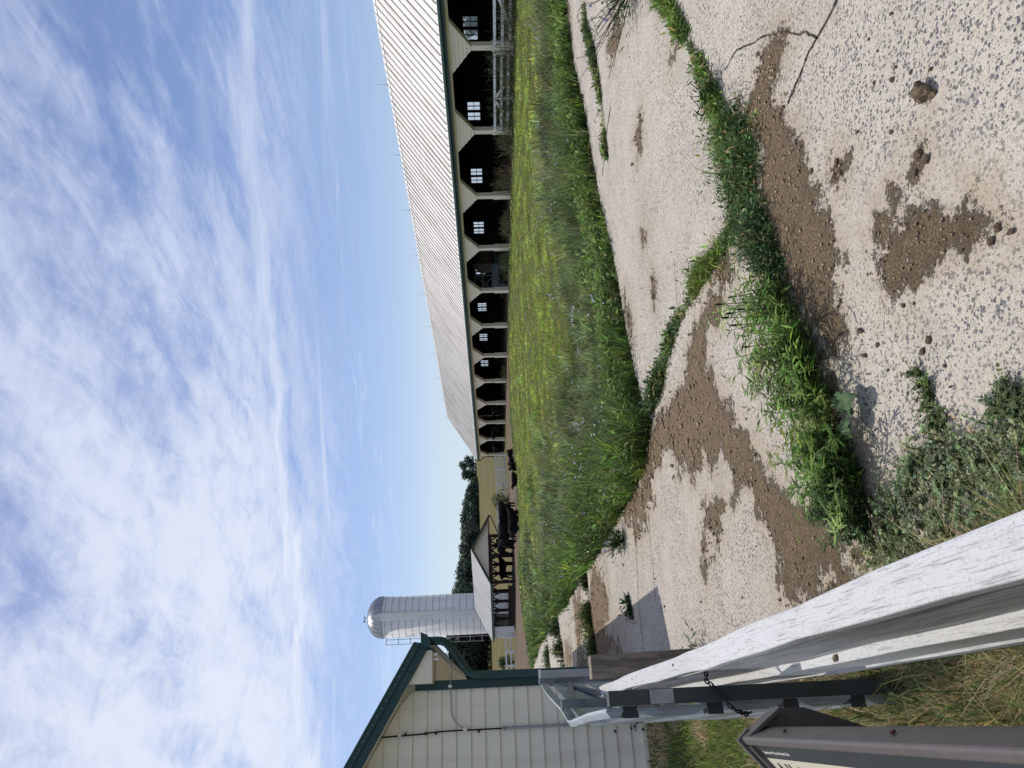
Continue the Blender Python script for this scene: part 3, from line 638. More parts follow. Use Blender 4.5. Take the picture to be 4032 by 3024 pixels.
# broad dock leaf plant
b0 = G(1868, 888)
dk = thing('dock_plant', 'large round dark green dock leaves beside the foreground crack', 'weed', b0)
for i, (az, L) in enumerate(((-.9, .12), (.5, .10), (3.6, .11))):
    mb = MB(); dr = np.array([math.cos(az), math.sin(az), 0]); sd = np.array([-math.sin(az), math.cos(az), 0]); k = 9
    prof = [math.sin(math.pi * min(1, .06 + j / (k - 1) * .94)) ** .7 for j in range(k)]
    for j in range(k):
        t = j / (k - 1); zc = .05 + .05 * math.sin(t * 2.4); wv = .048 * prof[j]
        c = b0 + dr * L * t + np.array([0, 0, zc])
        for s_, up_ in ((-1, .012), (-.5, .016), (0, 0), (.5, .016), (1, .012)): mb.v.append(tuple(c + sd * s_ * wv + np.array([0, 0, up_ * prof[j] + .009 * math.sin(j * 2.6 + s_ * 4)])))
    mb.f = [(j * 5 + i_, j * 5 + i_ + 1, (j + 1) * 5 + i_ + 1, (j + 1) * 5 + i_) for j in range(k - 1) for i_ in range(4)]
    o = part(dk, 'leaf', mb, M['leaf'], True)
    a = o.data.color_attributes.new('Col', 'FLOAT_COLOR', 'POINT'); a.data.foreach_set('color', np.tile([.10, .17, .08, 1.], len(mb.v)).astype(np.float32))

# chicory bush growing alone on the pavement (dark wiry stems) and the one at the right border
def wiry(name, label, b0, n, h, spread, fl_n, seed, cat='wildflower', bias=(0, 0)):
    r = np.random.default_rng(seed); t = thing(name, label, cat, b0); tips = []
    for i in range(n):
        az = r.random() * 6.283; L = h * (.5 + r.random() * .6); sp = spread * (.2 + r.random())
        p_ = [b0]
        for j in range(1, 5):
            f = j / 4; p_.append(b0 + np.array([math.cos(az) * sp * f ** 1.3 + bias[0] * f, math.sin(az) * sp * f ** 1.3 + bias[1] * f, L * f]) + r.normal(0, .012, 3))
        mb = MB().tube(p_, [.006, .005, .004, .003, .002], 4); tips.append(p_[-1])
        for j in (2, 3):
            q = p_[j] + r.normal(0, .09, 3) * [1, 1, .5] + np.array([0, 0, .07]); mb.tube([p_[j], q], .0025, 4); tips.append(q)
        part(t, 'stem', mb, M['twig'])
    tips = np.array(tips); k = len(tips)
    low = np.tile(b0, (n * 14, 1)) + r.normal(0, 1, (n * 14, 3)) * [spread * .35, spread * .35, 0] + np.array([0, 0, .03]); low[:, 2] += r.random(n * 14) * h * .35
    lv = [leaves(low, rnd_dirs(len(low)) * [1, 1, .5] + [0, 0, .4], np.tile([0, 0, 1.], (len(low), 1)), .05 + r.random(len(low)) * .07, .012 + r.random(len(low)) * .02, vcol((.04, .085, .022), len(low), .3)),
          leaves(np.repeat(tips, 3, 0), rnd_dirs(k * 3), rnd_dirs(k * 3), np.full(k * 3, .022), np.full(k * 3, .01), vcol((.05, .08, .03), k * 3, .3))]
    veg('foliage', lv, parent=t, origin=b0)
    if fl_n:
        for tf in tips[r.permutation(k)[:fl_n]]:
          q = np.repeat(tf[None], 6, 0)
          veg('flower', [leaves(q, rnd_dirs(len(q)), rnd_dirs(len(q)), np.full(len(q), .022), np.full(len(q), .02), vcol((.30, .36, .75), len(q), .1, .05))], 'flower', parent=t, origin=b0)
wiry('chicory_plant', 'dark wiry chicory bush standing alone on the pavement near the dirt', G(1350, 1168), 16, .34, .22, 5, 3)
wiry('chicory_plant', 'leaning chicory with pale blue flowers at the right edge of the pavement', G(1372, -34), 26, .50, .55, 8, 4, bias=(-.28, 0))
wiry('bramble_sprig', 'dark leafless sprig leaning over the pavement behind the white rail', G(1530, 1432), 7, .30, .25, 0, 9, 'weed')
wiry('mugwort_sprig', 'thin weed sprig leaning out of the right hand grass strip', G(1552, 208), 7, .16, .18, 0, 10, 'weed')

# ---- lawn on the near side of the fence
lawn_poly = np.array([W(-5, 8.45)[:2], W(.30, 8.45)[:2], W(.27, 6)[:2], W(.36, 3)[:2], W(.42, .4)[:2], W(-5, .4)[:2]])
p = polar(150000, -62, -8, 1.2, 11); p = p[inside(p, lawn_poly)]; n = len(p); pn = patchnoise(p, 2.4, 21) + .4 * patchnoise(p, 7, 22); d = np.hypot(p[:, 0], p[:, 1])
wsp = p @ R[:2]; rough_ = np.clip((wsp + .12) / .3, 0, 1) * np.clip((3.4 - (p @ D[:2])) / 1.2, 0, 1)
cl = np.where((pn > .12)[:, None], vcol((.56, .45, .28), n, .25), vcol((.16, .225, .06), n, .4)); mixr = rng.random(n) < .22; cl[mixr] = vcol((.33, .29, .15), mixr.sum(), .3)
hh = np.where(pn > .35, .045, .075) * (.5 + rng.random(n)) * (1 + 2.2 * rough_)
tag(veg('lawn_grass', [blades(z0(p, .0), hh, np.clip(d * .0011, .004, .02) * (.6 + rng.random(n) * .7), rng.random(n) * 6.283, hh * (.3 + rng.random(n) * .9), cl, rng.random(n) * 6.283)]),
    'short lawn grass with dry straw patches beside the gate', 'grass', kind='stuff')
p = inpoly(np.array([W(-.28, .9)[:2], W(.40, .9)[:2], W(.30, 3.2)[:2], W(-.12, 3.4)[:2]]), 2600); n = len(p); hh = .06 + rng.random(n) ** 1.6 * .24
tag(veg('long_grass', [blades(z0(p), hh, .004 + rng.random(n) * .005, rng.random(n) * 6.283, hh * (.3 + rng.random(n) * .75), np.where((rng.random(n) < .4)[:, None], vcol((.30, .28, .13), n, .25), vcol((.10, .135, .045), n, .3)), rng.random(n) * 6.283)]),
    'long seeding grass left uncut under the white rail', 'grass', kind='stuff')

# ------------------------------------------------------------------ dirt clods
def lump(seed, r, sq=(1, .8, .6), rough=.35):
    import bmesh
    bm = bmesh.new(); bmesh.ops.create_icosphere(bm, subdivisions=3, radius=1)
    rs = np.random.default_rng(seed); ph = rs.random((10, 4)) * 6.283; fr = rs.normal(0, 2.6, (10, 3))
    for v in bm.verts:
        c = np.array(v.co); k = 1 + rough * sum(math.sin(fr[i] @ c + ph[i, 0]) for i in range(10)) / 5 + .05 * rs.normal()
        v.co = Vector(c * k * r * np.array(sq))
    me = bpy.data.meshes.new('clod'); bm.to_mesh(me); bm.free(); return me
rk = lump(3, .041, (1, .8, .62), .55); rk.materials.append(M['stone'])
o = bpy.data.objects.new('stone', rk); col.objects.link(o); o.location = tuple(G(2012, 205) + np.array([0, 0, .04])); o.rotation_euler = (0, 0, .6); tag(o, 'largest rough brown clod lying alone on the right foreground concrete', 'stone')
cm = [lump(20 + i, 1., (1, .75, .5), .4) for i in range(4)]
for c_ in cm: c_.materials.append(M['clod'])
cl_px = [(1936,30,.018),(1886,85,.014),(1905,110,.013),(1945,145,.015),(1938,172,.02),(1898,178,.015),(1978,155,.014),(2022,150,.02),(1862,285,.02),(1700,232,.02),(1818,350,.026),(1825,372,.03),(1812,380,.022),(2012,345,.03),(1995,335,.03),(1990,372,.022),(2170,492,.022),(2200,500,.026),(2155,520,.03),
         (1962,660,.016),(1868,715,.024),(2018,735,.022),(2004,760,.02),(1878,768,.024),(1905,745,.016),(1928,800,.014),(2052,790,.018),(2065,835,.016),(1810,575,.02),(1762,370,.018),(1640,300,.016),(1600,700,.012),(1618,905,.014),(1545,770,.014),(1412,580,.016),(1455,545,.014),(1350,1220,.03),(1330,1180,.028),(1420,1250,.02),(1440,1310,.02),(1500,1360,.02),(1520,1300,.016),(1398,770,.014),(1640,1180,.016),(1610,1290,.018),(1935,285,.014),(2090,540,.014),(1985,655,.014)]
for i, (x, y, r) in enumerate(cl_px):
    o = bpy.data.objects.new('dirt_clod', cm[i % 4]); col.objects.link(o); o.location = tuple(G(x, y) + np.array([0, 0, .016 + r * .3]))
    r *= .62 * (.7 + .5 * random.random())
    o.scale = (r, r * (.8 + .4 * random.random()), r); o.rotation_euler = (0, 0, random.random() * 6.28)
    tag(o, 'small crumbly brown dirt clod lying on the concrete', 'dirt clod', 'dirt clods scattered on the concrete')

# loose crumbs of soil lying on and around the dirt patches
cp = []
for q in DIRT:
    ar = abs(np.sum(q[:, 0] * np.roll(q[:, 1], -1) - q[:, 1] * np.roll(q[:, 0], -1))) / 2; dd = np.hypot(*q.mean(0))
    k = int(min(1100, ar * 2100 / max(dd / 3.2, 1) ** 2))
    if k > 10: cp.append(inpoly(q, k) + rng.normal(0, .035 * dd / 3, (k, 2)) * (rng.random((k, 1)) < .6))
c_ = np.concatenate(cp); n = len(c_); dd = np.hypot(c_[:, 0], c_[:, 1]); sz = (.0022 + .0075 * rng.random(n) ** 3.0) * np.clip(dd / 2.6, .8, 2.6)
oc = np.array([[1, 0, 0], [0, 1, 0], [-1, 0, 0], [0, -1, 0], [0, 0, .75], [0, 0, -.4]], float)
v = (oc[None] + rng.normal(0, .25, (n, 6, 3))) * sz[:, None, None]; an = rng.random(n) * 6.283
v = np.stack([v[..., 0] * np.cos(an)[:, None] - v[..., 1] * np.sin(an)[:, None], v[..., 0] * np.sin(an)[:, None] + v[..., 1] * np.cos(an)[:, None], v[..., 2]], 2)
v += np.concatenate([c_, (.024 + sz * .2)[:, None]], 1)[:, None, :]
ft = np.array([[0, 1, 4], [1, 2, 4], [2, 3, 4], [3, 0, 4], [1, 0, 5], [2, 1, 5], [3, 2, 5], [0, 3, 5]])
lp = (ft[None] + (np.arange(n) * 6)[:, None, None]).ravel()
tag(raw_mesh('soil_crumbs', v.reshape(-1, 3), lp, np.arange(n * 8) * 3, np.full(n * 8, 3), M['crumb']), 'loose brown soil crumbs on the dirt patches', 'soil', kind='stuff')

# ------------------------------------------------------------------ long barn
WB = 26.0; S1 = 75.1; BAY = 4.886; NB = 12                 # front line, far end, bay length
ER = 31.1; HE = 3.18; HR = 6.5; WR = 36.2
posts = [S1 - i * BAY for i in range(NB + 1)]
S0 = posts[-1] - 1.5
barn = thing('barn', 'long white cattle barn with metal roof and dark open bays', 'barn', (WB, (S0 + S1) / 2, 0), TH)
def on_front(y, w=WB):                                     # distance along the barn seen at photo row y
    a = math.atan((1512 - y) / F) + TH; return w / math.tan(a)
# roof: two slopes with standing ribs, lap line half way down
SE = S1 + .55; pitch_ = (HR - HE) / (ER - 25.68)
rf = MB()
for sg in (1, -1):
    def rp(f, s, dz=0.): return (ER - sg * (ER - 25.68) * f, s, HR - (HR - HE) * f + dz)
    rf.add([rp(0, S0), rp(0, SE), rp(1, SE), rp(1, S0), rp(0, S0, -.05), rp(0, SE, -.05), rp(1, SE, -.05), rp(1, S0, -.05)],
           [(0, 1, 2, 3), (7, 6, 5, 4), (3, 2, 6, 7), (1, 0, 4, 5), (2, 1, 5, 6), (0, 3, 7, 4)])
    k = 0; s_ = S0 + .1
    while s_ < SE - .03:
        big_ = k % 2 == 0
        rf.prism([rp(0, s_ - .02, .004), rp(0, s_ + .02, .004), rp(0, s_ + .012, .09 if big_ else .016), rp(0, s_ - .012, .09 if big_ else .016)], np.array(rp(1, 0)) - np.array(rp(0, 0)))
        s_ += .245; k += 1
    rf.add([rp(.50, S0, .022), rp(.50, SE, .022), rp(.515, SE, .006), rp(.515, S0, .006)], [(0, 1, 2, 3)])
part(barn, 'roof', rf, M['roofmetal'])
part(barn, 'ridge_cap', MB().prism([(ER - .22, S0, HR - .10), (ER, S0, HR + .045), (ER + .22, S0, HR - .10), (ER, S0, HR + .0)], (0, SE - S0, 0)), M['whiteboard'])
part(barn, 'gutter', MB().prism([(25.56, S0, HE - .03), (25.54, S0, HE - .12), (25.60, S0, HE - .17), (25.70, S0, HE - .17), (25.70, S0, HE - .03)], (0, SE - S0, 0)), M['green'])
part(barn, 'fascia', MB().box((25.70, S0, HE - .30), (25.74, SE, HE - .035)), M['green'])
part(barn, 'soffit', MB().box((25.745, S0, HE - .30), (WB + .02, SE, HE - .27)), M['cream'])
part(barn, 'header_beam', MB().box((WB + .022, S0, HE - .42), (WB + .20, S1 + .15, HE - .27)), M['cream'])
for i, s_ in enumerate(posts):
    part(barn, 'post', MB().box((WB, s_ - .125, .98), (WB + .25, s_ + .125, 1.9)), M['cream'])
    part(barn, 'post_base', MB().box((WB - .03, s_ - .16, 0), (WB + .28, s_ + .16, .98)), M['cream'], label='weathered wider base of barn post')
    l_, r_ = (1.34, 1.34)
    if i == 0: r_ = .125
    zt, zb = HE - .422, 1.9
    nb = 5; sp = MB()
    sp.prism([(WB + .012, s_ - l_, zt), (WB + .012, s_ - .125, zb), (WB + .012, s_ + .125, zb), (WB + .012, s_ + r_, zt)], (.23, 0, 0))
    for j in range(nb):                                    # lapped boards on the face
        za = zb + (zt - zb) * j / nb; zc = zb + (zt - zb) * (j + 1) / nb; fa = j / nb; fc = (j + 1) / nb
        la, lc = .125 + (l_ - .125) * fa, .125 + (l_ - .125) * fc; ra, rc = .125 + (r_ - .125) * fa, .125 + (r_ - .125) * fc
        sp.add([(WB - .035, s_ - la, za), (WB - .035, s_ + ra, za), (WB + .006, s_ + rc, zc), (WB + .006, s_ - lc, zc), (WB + .012, s_ - la, za), (WB + .012, s_ + ra, za)],
               [(3, 2, 1, 0), (0, 1, 5, 4)])
    part(barn, 'arch_bracket', sp, M['cream'])
rods_y = [323, 600, 818, 997, 1148, 1276, 1384, 1479, 1562, 1636]
for y in rods_y:
    s_ = on_front(y, ER); part(barn, 'lightning_rod', MB().tube([(ER, s_, HR), (ER, s_, HR + .6)], [.012, .006], 5).lathe([(.02, HR + .04), (.05, HR + .08), (.02, HR + .12)], (ER, s_), 6), M['conduit'])
# walls with window holes in the rear one
wy = [110, 437, 692, 896, 1068, 1208, 1327, 1429, 1516]
wins = [on_front(y, WR) for y in wy]
wins = [wins[0] - 6.2, wins[0]] + wins[1:]
z1, z2 = 1.50, 2.42; hw = .84
rw = MB(); ss = sorted(wins); cur = S0
for c_ in ss:
    rw.box((WR, cur, 0), (WR + .15, c_ - hw, HE - .1)); rw.box((WR, c_ - hw, 0), (WR + .15, c_ + hw, z1)); rw.box((WR, c_ - hw, z2), (WR + .15, c_ + hw, HE - .1)); cur = c_ + hw
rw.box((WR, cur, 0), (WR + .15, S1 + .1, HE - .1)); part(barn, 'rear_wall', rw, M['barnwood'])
gp = [(WB + .26, HE - .45), (ER, HR - .12), (WR - .01, HE - .3)]
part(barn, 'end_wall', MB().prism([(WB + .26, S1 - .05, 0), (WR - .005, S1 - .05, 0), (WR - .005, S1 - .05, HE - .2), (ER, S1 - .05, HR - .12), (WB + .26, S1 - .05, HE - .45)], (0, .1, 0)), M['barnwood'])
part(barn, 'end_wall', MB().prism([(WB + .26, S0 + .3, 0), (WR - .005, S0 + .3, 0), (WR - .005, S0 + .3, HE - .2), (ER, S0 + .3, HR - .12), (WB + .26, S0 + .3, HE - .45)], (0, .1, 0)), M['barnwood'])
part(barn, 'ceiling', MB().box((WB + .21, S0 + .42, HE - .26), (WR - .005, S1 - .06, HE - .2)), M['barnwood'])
part(barn, 'floor', MB().box((WB + .05, S0 + .42, .0), (WR - .005, S1 - .06, .03)), M['yard'])
part(barn, 'inner_post', MB().box((30.2, on_front(1635, 30.2) - .06, .03), (30.32, on_front(1635, 30.2) + .06, HE - .27)), M['cream'])
for c_ in ss:
    fr = MB(); gl = MB()
    for a_, b_ in ((c_ - hw, c_ - .05), (c_ + .05, c_ + hw)):
        for q in ((a_, a_ + .05), (b_ - .05, b_), ((a_ + b_) / 2 - .018, (a_ + b_) / 2 + .018)): fr.box((WR + .03, q[0], z1), (WR + .09, q[1], z2))
        for q in ((z1, z1 + .05), (z2 - .05, z2), ((z1 + z2) / 2 - .018, (z1 + z2) / 2 + .018)): fr.box((WR + .032, a_ + .05, q[0]), (WR + .088, b_ - .05, q[1]))
        gl.add([(WR + .06, a_, z1), (WR + .06, b_, z1), (WR + .06, b_, z2), (WR + .06, a_, z2)], [(0, 1, 2, 3)])
    fr.box((WR + .02, c_ - .05, z1), (WR + .10, c_ + .05, z2))
    f_ = part(barn, 'window', fr, M['barnwood']); part(f_, 'pane', gl, M['glass'])
part(barn, 'downspout', MB().tube([(25.60, SE - .06, HE - .17), (25.60, SE - .06, HE - .42), (25.66, SE - .12, HE - .52), (25.88, S1 + .24, HE - .72), (25.93, S1 + .22, HE - .85), (25.93, S1 + .22, .05)], .055, 8), M['green'], True)

# board gates in the two nearest bays
def bay_gate(label, sa, sb, post_s, diag, zs):
    w_ = WB - .06; t = thing('barn_gate', label, 'gate', (w_, (sa + sb) / 2, 0), TH)
    for z in zs: part(t, 'rail', MB().box((w_ - .02, sa, z - .06), (w_ + .02, sb, z + .06)), M['whiteboard'])
    for s_ in post_s: part(t, 'stile', MB().box((w_ + .022, s_ - .06, 0.02), (w_ + .06, s_ + .06, max(zs) + .06)), M['whiteboard'])
    for (a_, za), (b_, zb) in diag: part(t, 'brace', MB().bar((w_ - .045, a_, za), (w_ - .045, b_, zb), .12, .035, (1, 0, 0)), M['whiteboard'])
p_ = posts
bay_gate('white three rail board gate closing the barn bay at the right border', p_[12] + .2, p_[11] - .2, (p_[12] + .28, p_[11] - .28), (((p_[12] + 1.9, .86), (p_[11] - 1.2, .25)),), (.85, .52, .2))
bay_gate('white board gate half hidden by weeds in the second barn bay', p_[11] + .2, p_[10] - .2, (p_[11] + .28, p_[11] + 2.75, p_[10] - .28), (((p_[11] + 2.7, .86), (p_[11] + 2.0, .45)), ((p_[11] + 2.8, .86), (p_[11] + 3.5, .45))), (.86, .55, .25))

# old hay wagon and bale parked in the fifth bay
sw = on_front(1068, 28.5); w0 = 27.6
wag = thing('hay_wagon', 'old teal hay wagon with slatted rack inside the barn bay', 'wagon', (w0 + .8, sw, 0), TH)
part(wag, 'bed', MB().box((w0, sw - 2.3, .75), (w0 + 1.7, sw + 1.0, .95)).box((w0 - .03, sw - 2.3, .62), (w0, sw + 1.0, 1.12)), M['tealsteel'])
for k, s_ in enumerate((sw - 2.25, sw - .9, sw + .95)): part(wag, 'rack_post', MB().box((w0 - .02, s_ - .04, .95), (w0 + .06, s_ + .04, 2.35)), M['tealsteel'])
for z in (2.28, 1.75): part(wag, 'rack_rail', MB().box((w0 - .065, sw - 2.3, z - .05), (w0 - .022, sw + 1.0, z + .05)), M['tealsteel'])
for a_, b_ in (((sw - 2.2, .98), (sw - .95, 2.2)), ((sw - .85, 2.2), (sw + .9, 1.0)), ((sw - .85, 1.0), (sw + .9, 2.2))): part(wag, 'rack_brace', MB().bar((w0 - .09, *a_), (w0 - .09, *b_), .07, .03, (1, 0, 0)), M['tealsteel'])
for s_ in (sw - 1.7, sw + .5):
    for w_ in (w0 + .1, w0 + 1.5):
        wh = MB()
        for k in range(20):
            pass
        tp = [(w_, s_ + .32 * math.cos(a_), .38 + .32 * math.sin(a_)) for a_ in np.linspace(0, 2 * math.pi, 19)]
        ty = part(wag, 'wheel', MB().tube(tp, .075, 8, False), M['black'], True)
        part(ty, 'rim', MB().prism([(w_ - .03, s_ + .25 * math.cos(a_), .38 + .25 * math.sin(a_)) for a_ in np.linspace(0, 2 * math.pi, 17)[:-1]], (.06, 0, 0)), M['tealsteel'])
part(wag, 'axle', MB().box((w0 + .1, sw - 1.75, .34), (w0 + 1.5, sw - 1.65, .42)).box((w0 + .1, sw + .45, .34), (w0 + 1.5, sw + .55, .42)).box((w0 + .75, sw - 2.0, .42), (w0 + .9, sw + .9, .75)), M['tealsteel'])
part(wag, 'tongue', MB().bar((w0 + .8, sw + 1.0, .6), (w0 + .4, sw + 2.6, .35), .1, .1), M['tealsteel'])
hb = MB(); cs = sw - 1.55
hb.prism([(w0 + .12, cs + .62 * math.cos(a_) * (1 + .03 * math.sin(5 * a_)), .955 + .62 + .62 * math.sin(a_)) for a_ in np.linspace(0, 2 * math.pi, 25)[:-1]], (1.35, 0, 0))
bevel(tag(mesh_obj('hay_bale', hb, M['hay'], (w0 + .8, cs, .96), TH), 'round brown hay bale sitting on the wagon in the barn', 'hay bale'), .06)

# ------------------------------------------------------------------ near left building, gable towards us
SG = 8.49; WC = .30; ZS = 2.31
nb_ = thing('clapboard_building', 'cream clapboard building with dark green trim beside the gate', 'building', (-2.9, SG, 0), TH)
sl_ = .592; ZR0 = 2.373 + sl_ * (.608 - WC) + .016           # rake underside at the wall corner
RW = -2.9
cb = MB(); cb.box((-6.1, SG + .02, 0), (WC, SG + 8, ZS - .01))
cb.prism([(-6.1, SG + .02, ZS - .01), (WC, SG + .02, ZS - .01), (WC, SG + .02, ZR0), (RW, SG + .02, ZR0 + sl_ * (WC - RW)), (-6.1, SG + .02, ZR0)], (0, 8, 0))
part(nb_, 'wall', cb, M['cream'])
lap = MB(); z = .02; e = .158
while z < 4.2:
    zt = min(z + e, 4.25)
    def rgt(zz): return min(WC - .085, WC - .085 - (zz - (ZR0 + .03)) / sl_ if zz > ZR0 + .03 else 9)
    xr0, xr1 = rgt(z), rgt(zt); xl0, xl1 = (-6.1, -6.1) if z < ZR0 else (2 * RW - rgt(z), 2 * RW - rgt(zt))
    if xr1 > xl1 + .05:
        j0, j1 = random.uniform(-.0012, .0012), random.uniform(-.003, .003)
        lap.add([(xl0, SG - .016, z + j0), (xr0, SG - .016, z + j1), (xr1, SG + .004, zt + .012), (xl1, SG + .004, zt + .012), (xl0, SG + .012, z + j0), (xr0, SG + .012, z + j1)],
                [(0, 1, 2, 3), (1, 0, 4, 5)])
    z += e
part(nb_, 'clapboards', lap, M['clap'])
part(nb_, 'foundation', MB().box((-6.12, SG - .022, -.1), (WC + .01, SG - .001, .055)), M['clap'])
part(nb_, 'corner_board', MB().box((WC - .085, SG - .035, .06), (WC + .012, SG + .018, 2.52)), M['green'])
# roof, rake boards, boxed eave, gutter
SR = 8.16
def rk_(w, dz=0.): return 2.373 + sl_ * (.608 - w) + dz
rfm = MB()
for sg in (1, -1):
    q = [(RW, rk_(RW, .19)), (.70, rk_(.70, .19)), (.70, rk_(.70, .165)), (RW, rk_(RW, .165))]
    rfm.prism([((w if sg == 1 else 2 * RW - w), SR - .03, z) for w, z in q], (0, 8.9, 0))
part(nb_, 'roof', rfm, M['green'])
rb = MB(); rb2 = MB(); sc_ = MB()
for sg in (1, -1):
    mp = lambda w: w if sg == 1 else 2 * RW - w
    rb.prism([(mp(RW), SR, rk_(RW)), (mp(.640), SR, rk_(.640)), (mp(.690), SR, rk_(.690, .10)), (mp(RW), SR, rk_(RW, .10))], (0, .03, 0))
    rb2.prism([(mp(RW), SR - .022, rk_(RW, .104)), (mp(.690), SR - .022, rk_(.690, .104)), (mp(.698), SR - .022, rk_(.698, .163)), (mp(RW), SR - .022, rk_(RW, .163))], (0, .05, 0))
part(nb_, 'rake_board', rb, M['green']); part(nb_, 'rake_trim', rb2, M['green'])
for k in range(26):
    w = .58 - k * .075; sc_.lathe([(.0001, 0), (.006, .0005), (.006, .003), (.0001, .004)], (0, 0), 6)
    n_ = 24; 
    for i_ in range(len(sc_.v) - n_, len(sc_.v)):
        x, y, z = sc_.v[i_]; sc_.v[i_] = (w + x, SR - .023 - z, rk_(w, .135) + y)
part(nb_, 'trim_screws', sc_, M['conduit'])
part(nb_, 'rake_soffit', MB().prism([(.60, SR + .032, rk_(.60, .012)), (RW, SR + .032, rk_(RW, .012)), (RW, SR + .032, rk_(RW, .03)), (.60, SR + .032, rk_(.60, .03))], (0, SG - SR - .036, 0)), M['cream'])
part(nb_, 'eave_return', MB().prism([(WC - .02, SR + .035, ZS + .002), (.612, SR + .035, ZS + .002), (.612, SR + .035, rk_(.612, -.002)), (WC - .02, SR + .035, rk_(WC - .02, -.002))], (0, SG - SR - .06, 0)), M['cream'])
part(nb_, 'eave_soffit', MB().box((WC + .002, SG + .03, ZS - .012), (.615, SG + 8.3, ZS + .012)), M['cream'])
part(nb_, 'eave_fascia', MB().box((.615, SR + .036, ZS - .02), (.64, SG + 8.3, 2.45)), M['green'])
part(nb_, 'gutter', MB().prism([(.642, SR - .02, 2.43), (.642, SR - .02, 2.33), (.70, SR - .02, 2.325), (.775, SR - .02, 2.37), (.80, SR - .02, 2.435)], (0, 8.8, 0)), M['green'])
part(nb_, 'downspout', MB().tube([(.715, SR + .10, 2.36), (.715, SR + .10, 2.28), (.712, SR + .105, 2.22), (.69, SR + .13, 2.165), (.60, SR + .18, 2.08), (.46, SR + .235, 1.985), (.385, SR + .255, 1.93), (.352, SR + .262, 1.86), (.346, SR + .264, 1.75), (.340, SR + .266, .12), (.34, SR + .2, .04)], .046, 12), M['green'], True)
part(nb_, 'insulator', MB().tube([(.57, SR + .08, 2.305), (.57, SR + .08, 2.25)], [.022, .016], 8).tube([(.52, SR + .08, 2.305), (.52, SR + .08, 2.24)], [.018, .014], 8), M['whiteboard'], True)
sA = SG - .035
part(nb_, 'grey_cable', MB().tube([(.60, SR + .11, 2.22), (.50, SR + .16, 2.13), (.40, SR + .2, 2.105), (.33, SG - .05, 2.12), (.25, SG - .05, 2.135), (.12, sA, 2.125), (.03, sA, 2.125), (-.05, sA, 2.115), (-.11, sA, 2.08), (-.155, sA, 2.03), (-.172, sA, 1.99)], .006, 6), M['conduit'], True)
part(nb_, 'cable_clip', MB().box((.235, SG - .06, 2.115), (.262, SG - .036, 2.155)), M['whiteboard'])
part(nb_, 'black_cable', MB().tube([(-.225, sA, 2.92), (-.226, sA, 2.82), (-.22, sA, 2.62), (-.214, sA, 2.45), (-.20, sA, 2.28), (-.196, sA, 2.1), (-.197, sA, 1.9), (-.196, sA, 1.57)], .0085, 6), M['black'], True)
for z in (2.62, 2.40, 2.29, 1.83): part(nb_, 'cable_clip', MB().box((-.225, sA - .012, z - .012), (-.195, sA + .015, z + .012)), M['black'])
part(nb_, 'white_tag', MB().box((-.232, sA - .014, 2.66), (-.208, sA - .004, 2.70)), M['whiteboard'])
part(nb_, 'junction_box', MB().box((-.205, SG - .055, 1.955), (-.168, SG - .016, 1.995)), M['cream'])
part(nb_, 'conduit', MB().tube([(-.196, sA, 1.575), (-.196, sA, 1.54)], .02, 8).tube([(-.196, sA, 1.55), (-.192, sA, .03)], .0145, 8), M['conduit'], True)
for z in (1.12, .62, .9): part(nb_, 'conduit_strap', MB().box((-.222, sA - .017, z - .006), (-.165, sA + .012, z + .006)), M['galv'])
# small vine at the foot of the wall
vb = W(-.10, SG - .10, .01); r_ = np.random.default_rng(4)
vp_ = np.tile(vb, (46, 1)) + np.stack([r_.normal(0, .10, 46), r_.normal(0, .03, 46), np.abs(r_.normal(.14, .10, 46))], 1)
vt = thing('wall_vine', 'small dark vine at the foot of the clapboard wall', 'plant', vb)
part(vt, 'stem', MB().tube([vb, vb + [0.02, 0, .12], vb + [.06, 0, .25], vb + [.12, 0, .32]], .004, 5), M['twig']); part(vt, 'stem', MB().tube([vb, vb + [-.05, 0, .12], vb + [-.12, 0, .2]], .004, 5), M['twig'])
veg('foliage', [leaves(vp_, rnd_dirs(46), np.tile([0, -.8, .5], (46, 1)) + r_.normal(0, .3, (46, 3)), np.full(46, .05), np.full(46, .04), vcol((.03, .055, .02), 46, .3))], parent=vt, origin=vb)

# ------------------------------------------------------------------ white rail fence (runs almost under the camera)
ZT = .85
def fl(f, near): a_ = (.1125, 5.65) if not near else (.0473, 5.55); b_ = (.2209, .958) if not near else (.1337, 1.003); return tuple(a_[i] + (b_[i] - a_[i]) * f for i in (0, 1))
fen = thing('rail_fence', 'weathered white timber rail fence running away to the gate', 'fence', (.15, 3, 0), TH)
f0, f1 = 0., 1.34
A0, A1, B0, B1 = fl(f0, 0), fl(f1, 0), fl(f0, 1), fl(f1, 1)
nseg = 28
def strip_beam(lo, top, wn, wf, mat, name, z_w=.0025, lab=None):
    """beam along the fence with slightly wavy hand sawn edges"""
    mb = MB(); r = np.random.default_rng(len(name) * 7)
    for k in range(nseg + 1):
        f = f0 + (f1 - f0) * k / nseg; a_ = np.array(fl(f, 1)); b_ = np.array(fl(f, 0)); u = (b_ - a_)
        p0 = a_ + u * wn; p1 = a_ + u * wf; q = r.normal(0, z_w, 4) + .004 * math.sin(f * 9)
        mb.v += [(p0[0] + q[0], p0[1], lo), (p0[0] + q[0], p0[1], top + q[2] * .5), (p1[0] + q[1], p1[1], top + q[2] * .5), (p1[0] + q[1], p1[1], lo)]
    for k in range(nseg):
        for i_ in range(4): mb.f.append((k * 4 + i_, k * 4 + (i_ + 1) % 4, (k + 1) * 4 + (i_ + 1) % 4, (k + 1) * 4 + i_))
    mb.f += [(3, 2, 1, 0), tuple(nseg * 4 + i_ for i_ in range(4))]
    return part(fen, name, mb, mat, label=lab)
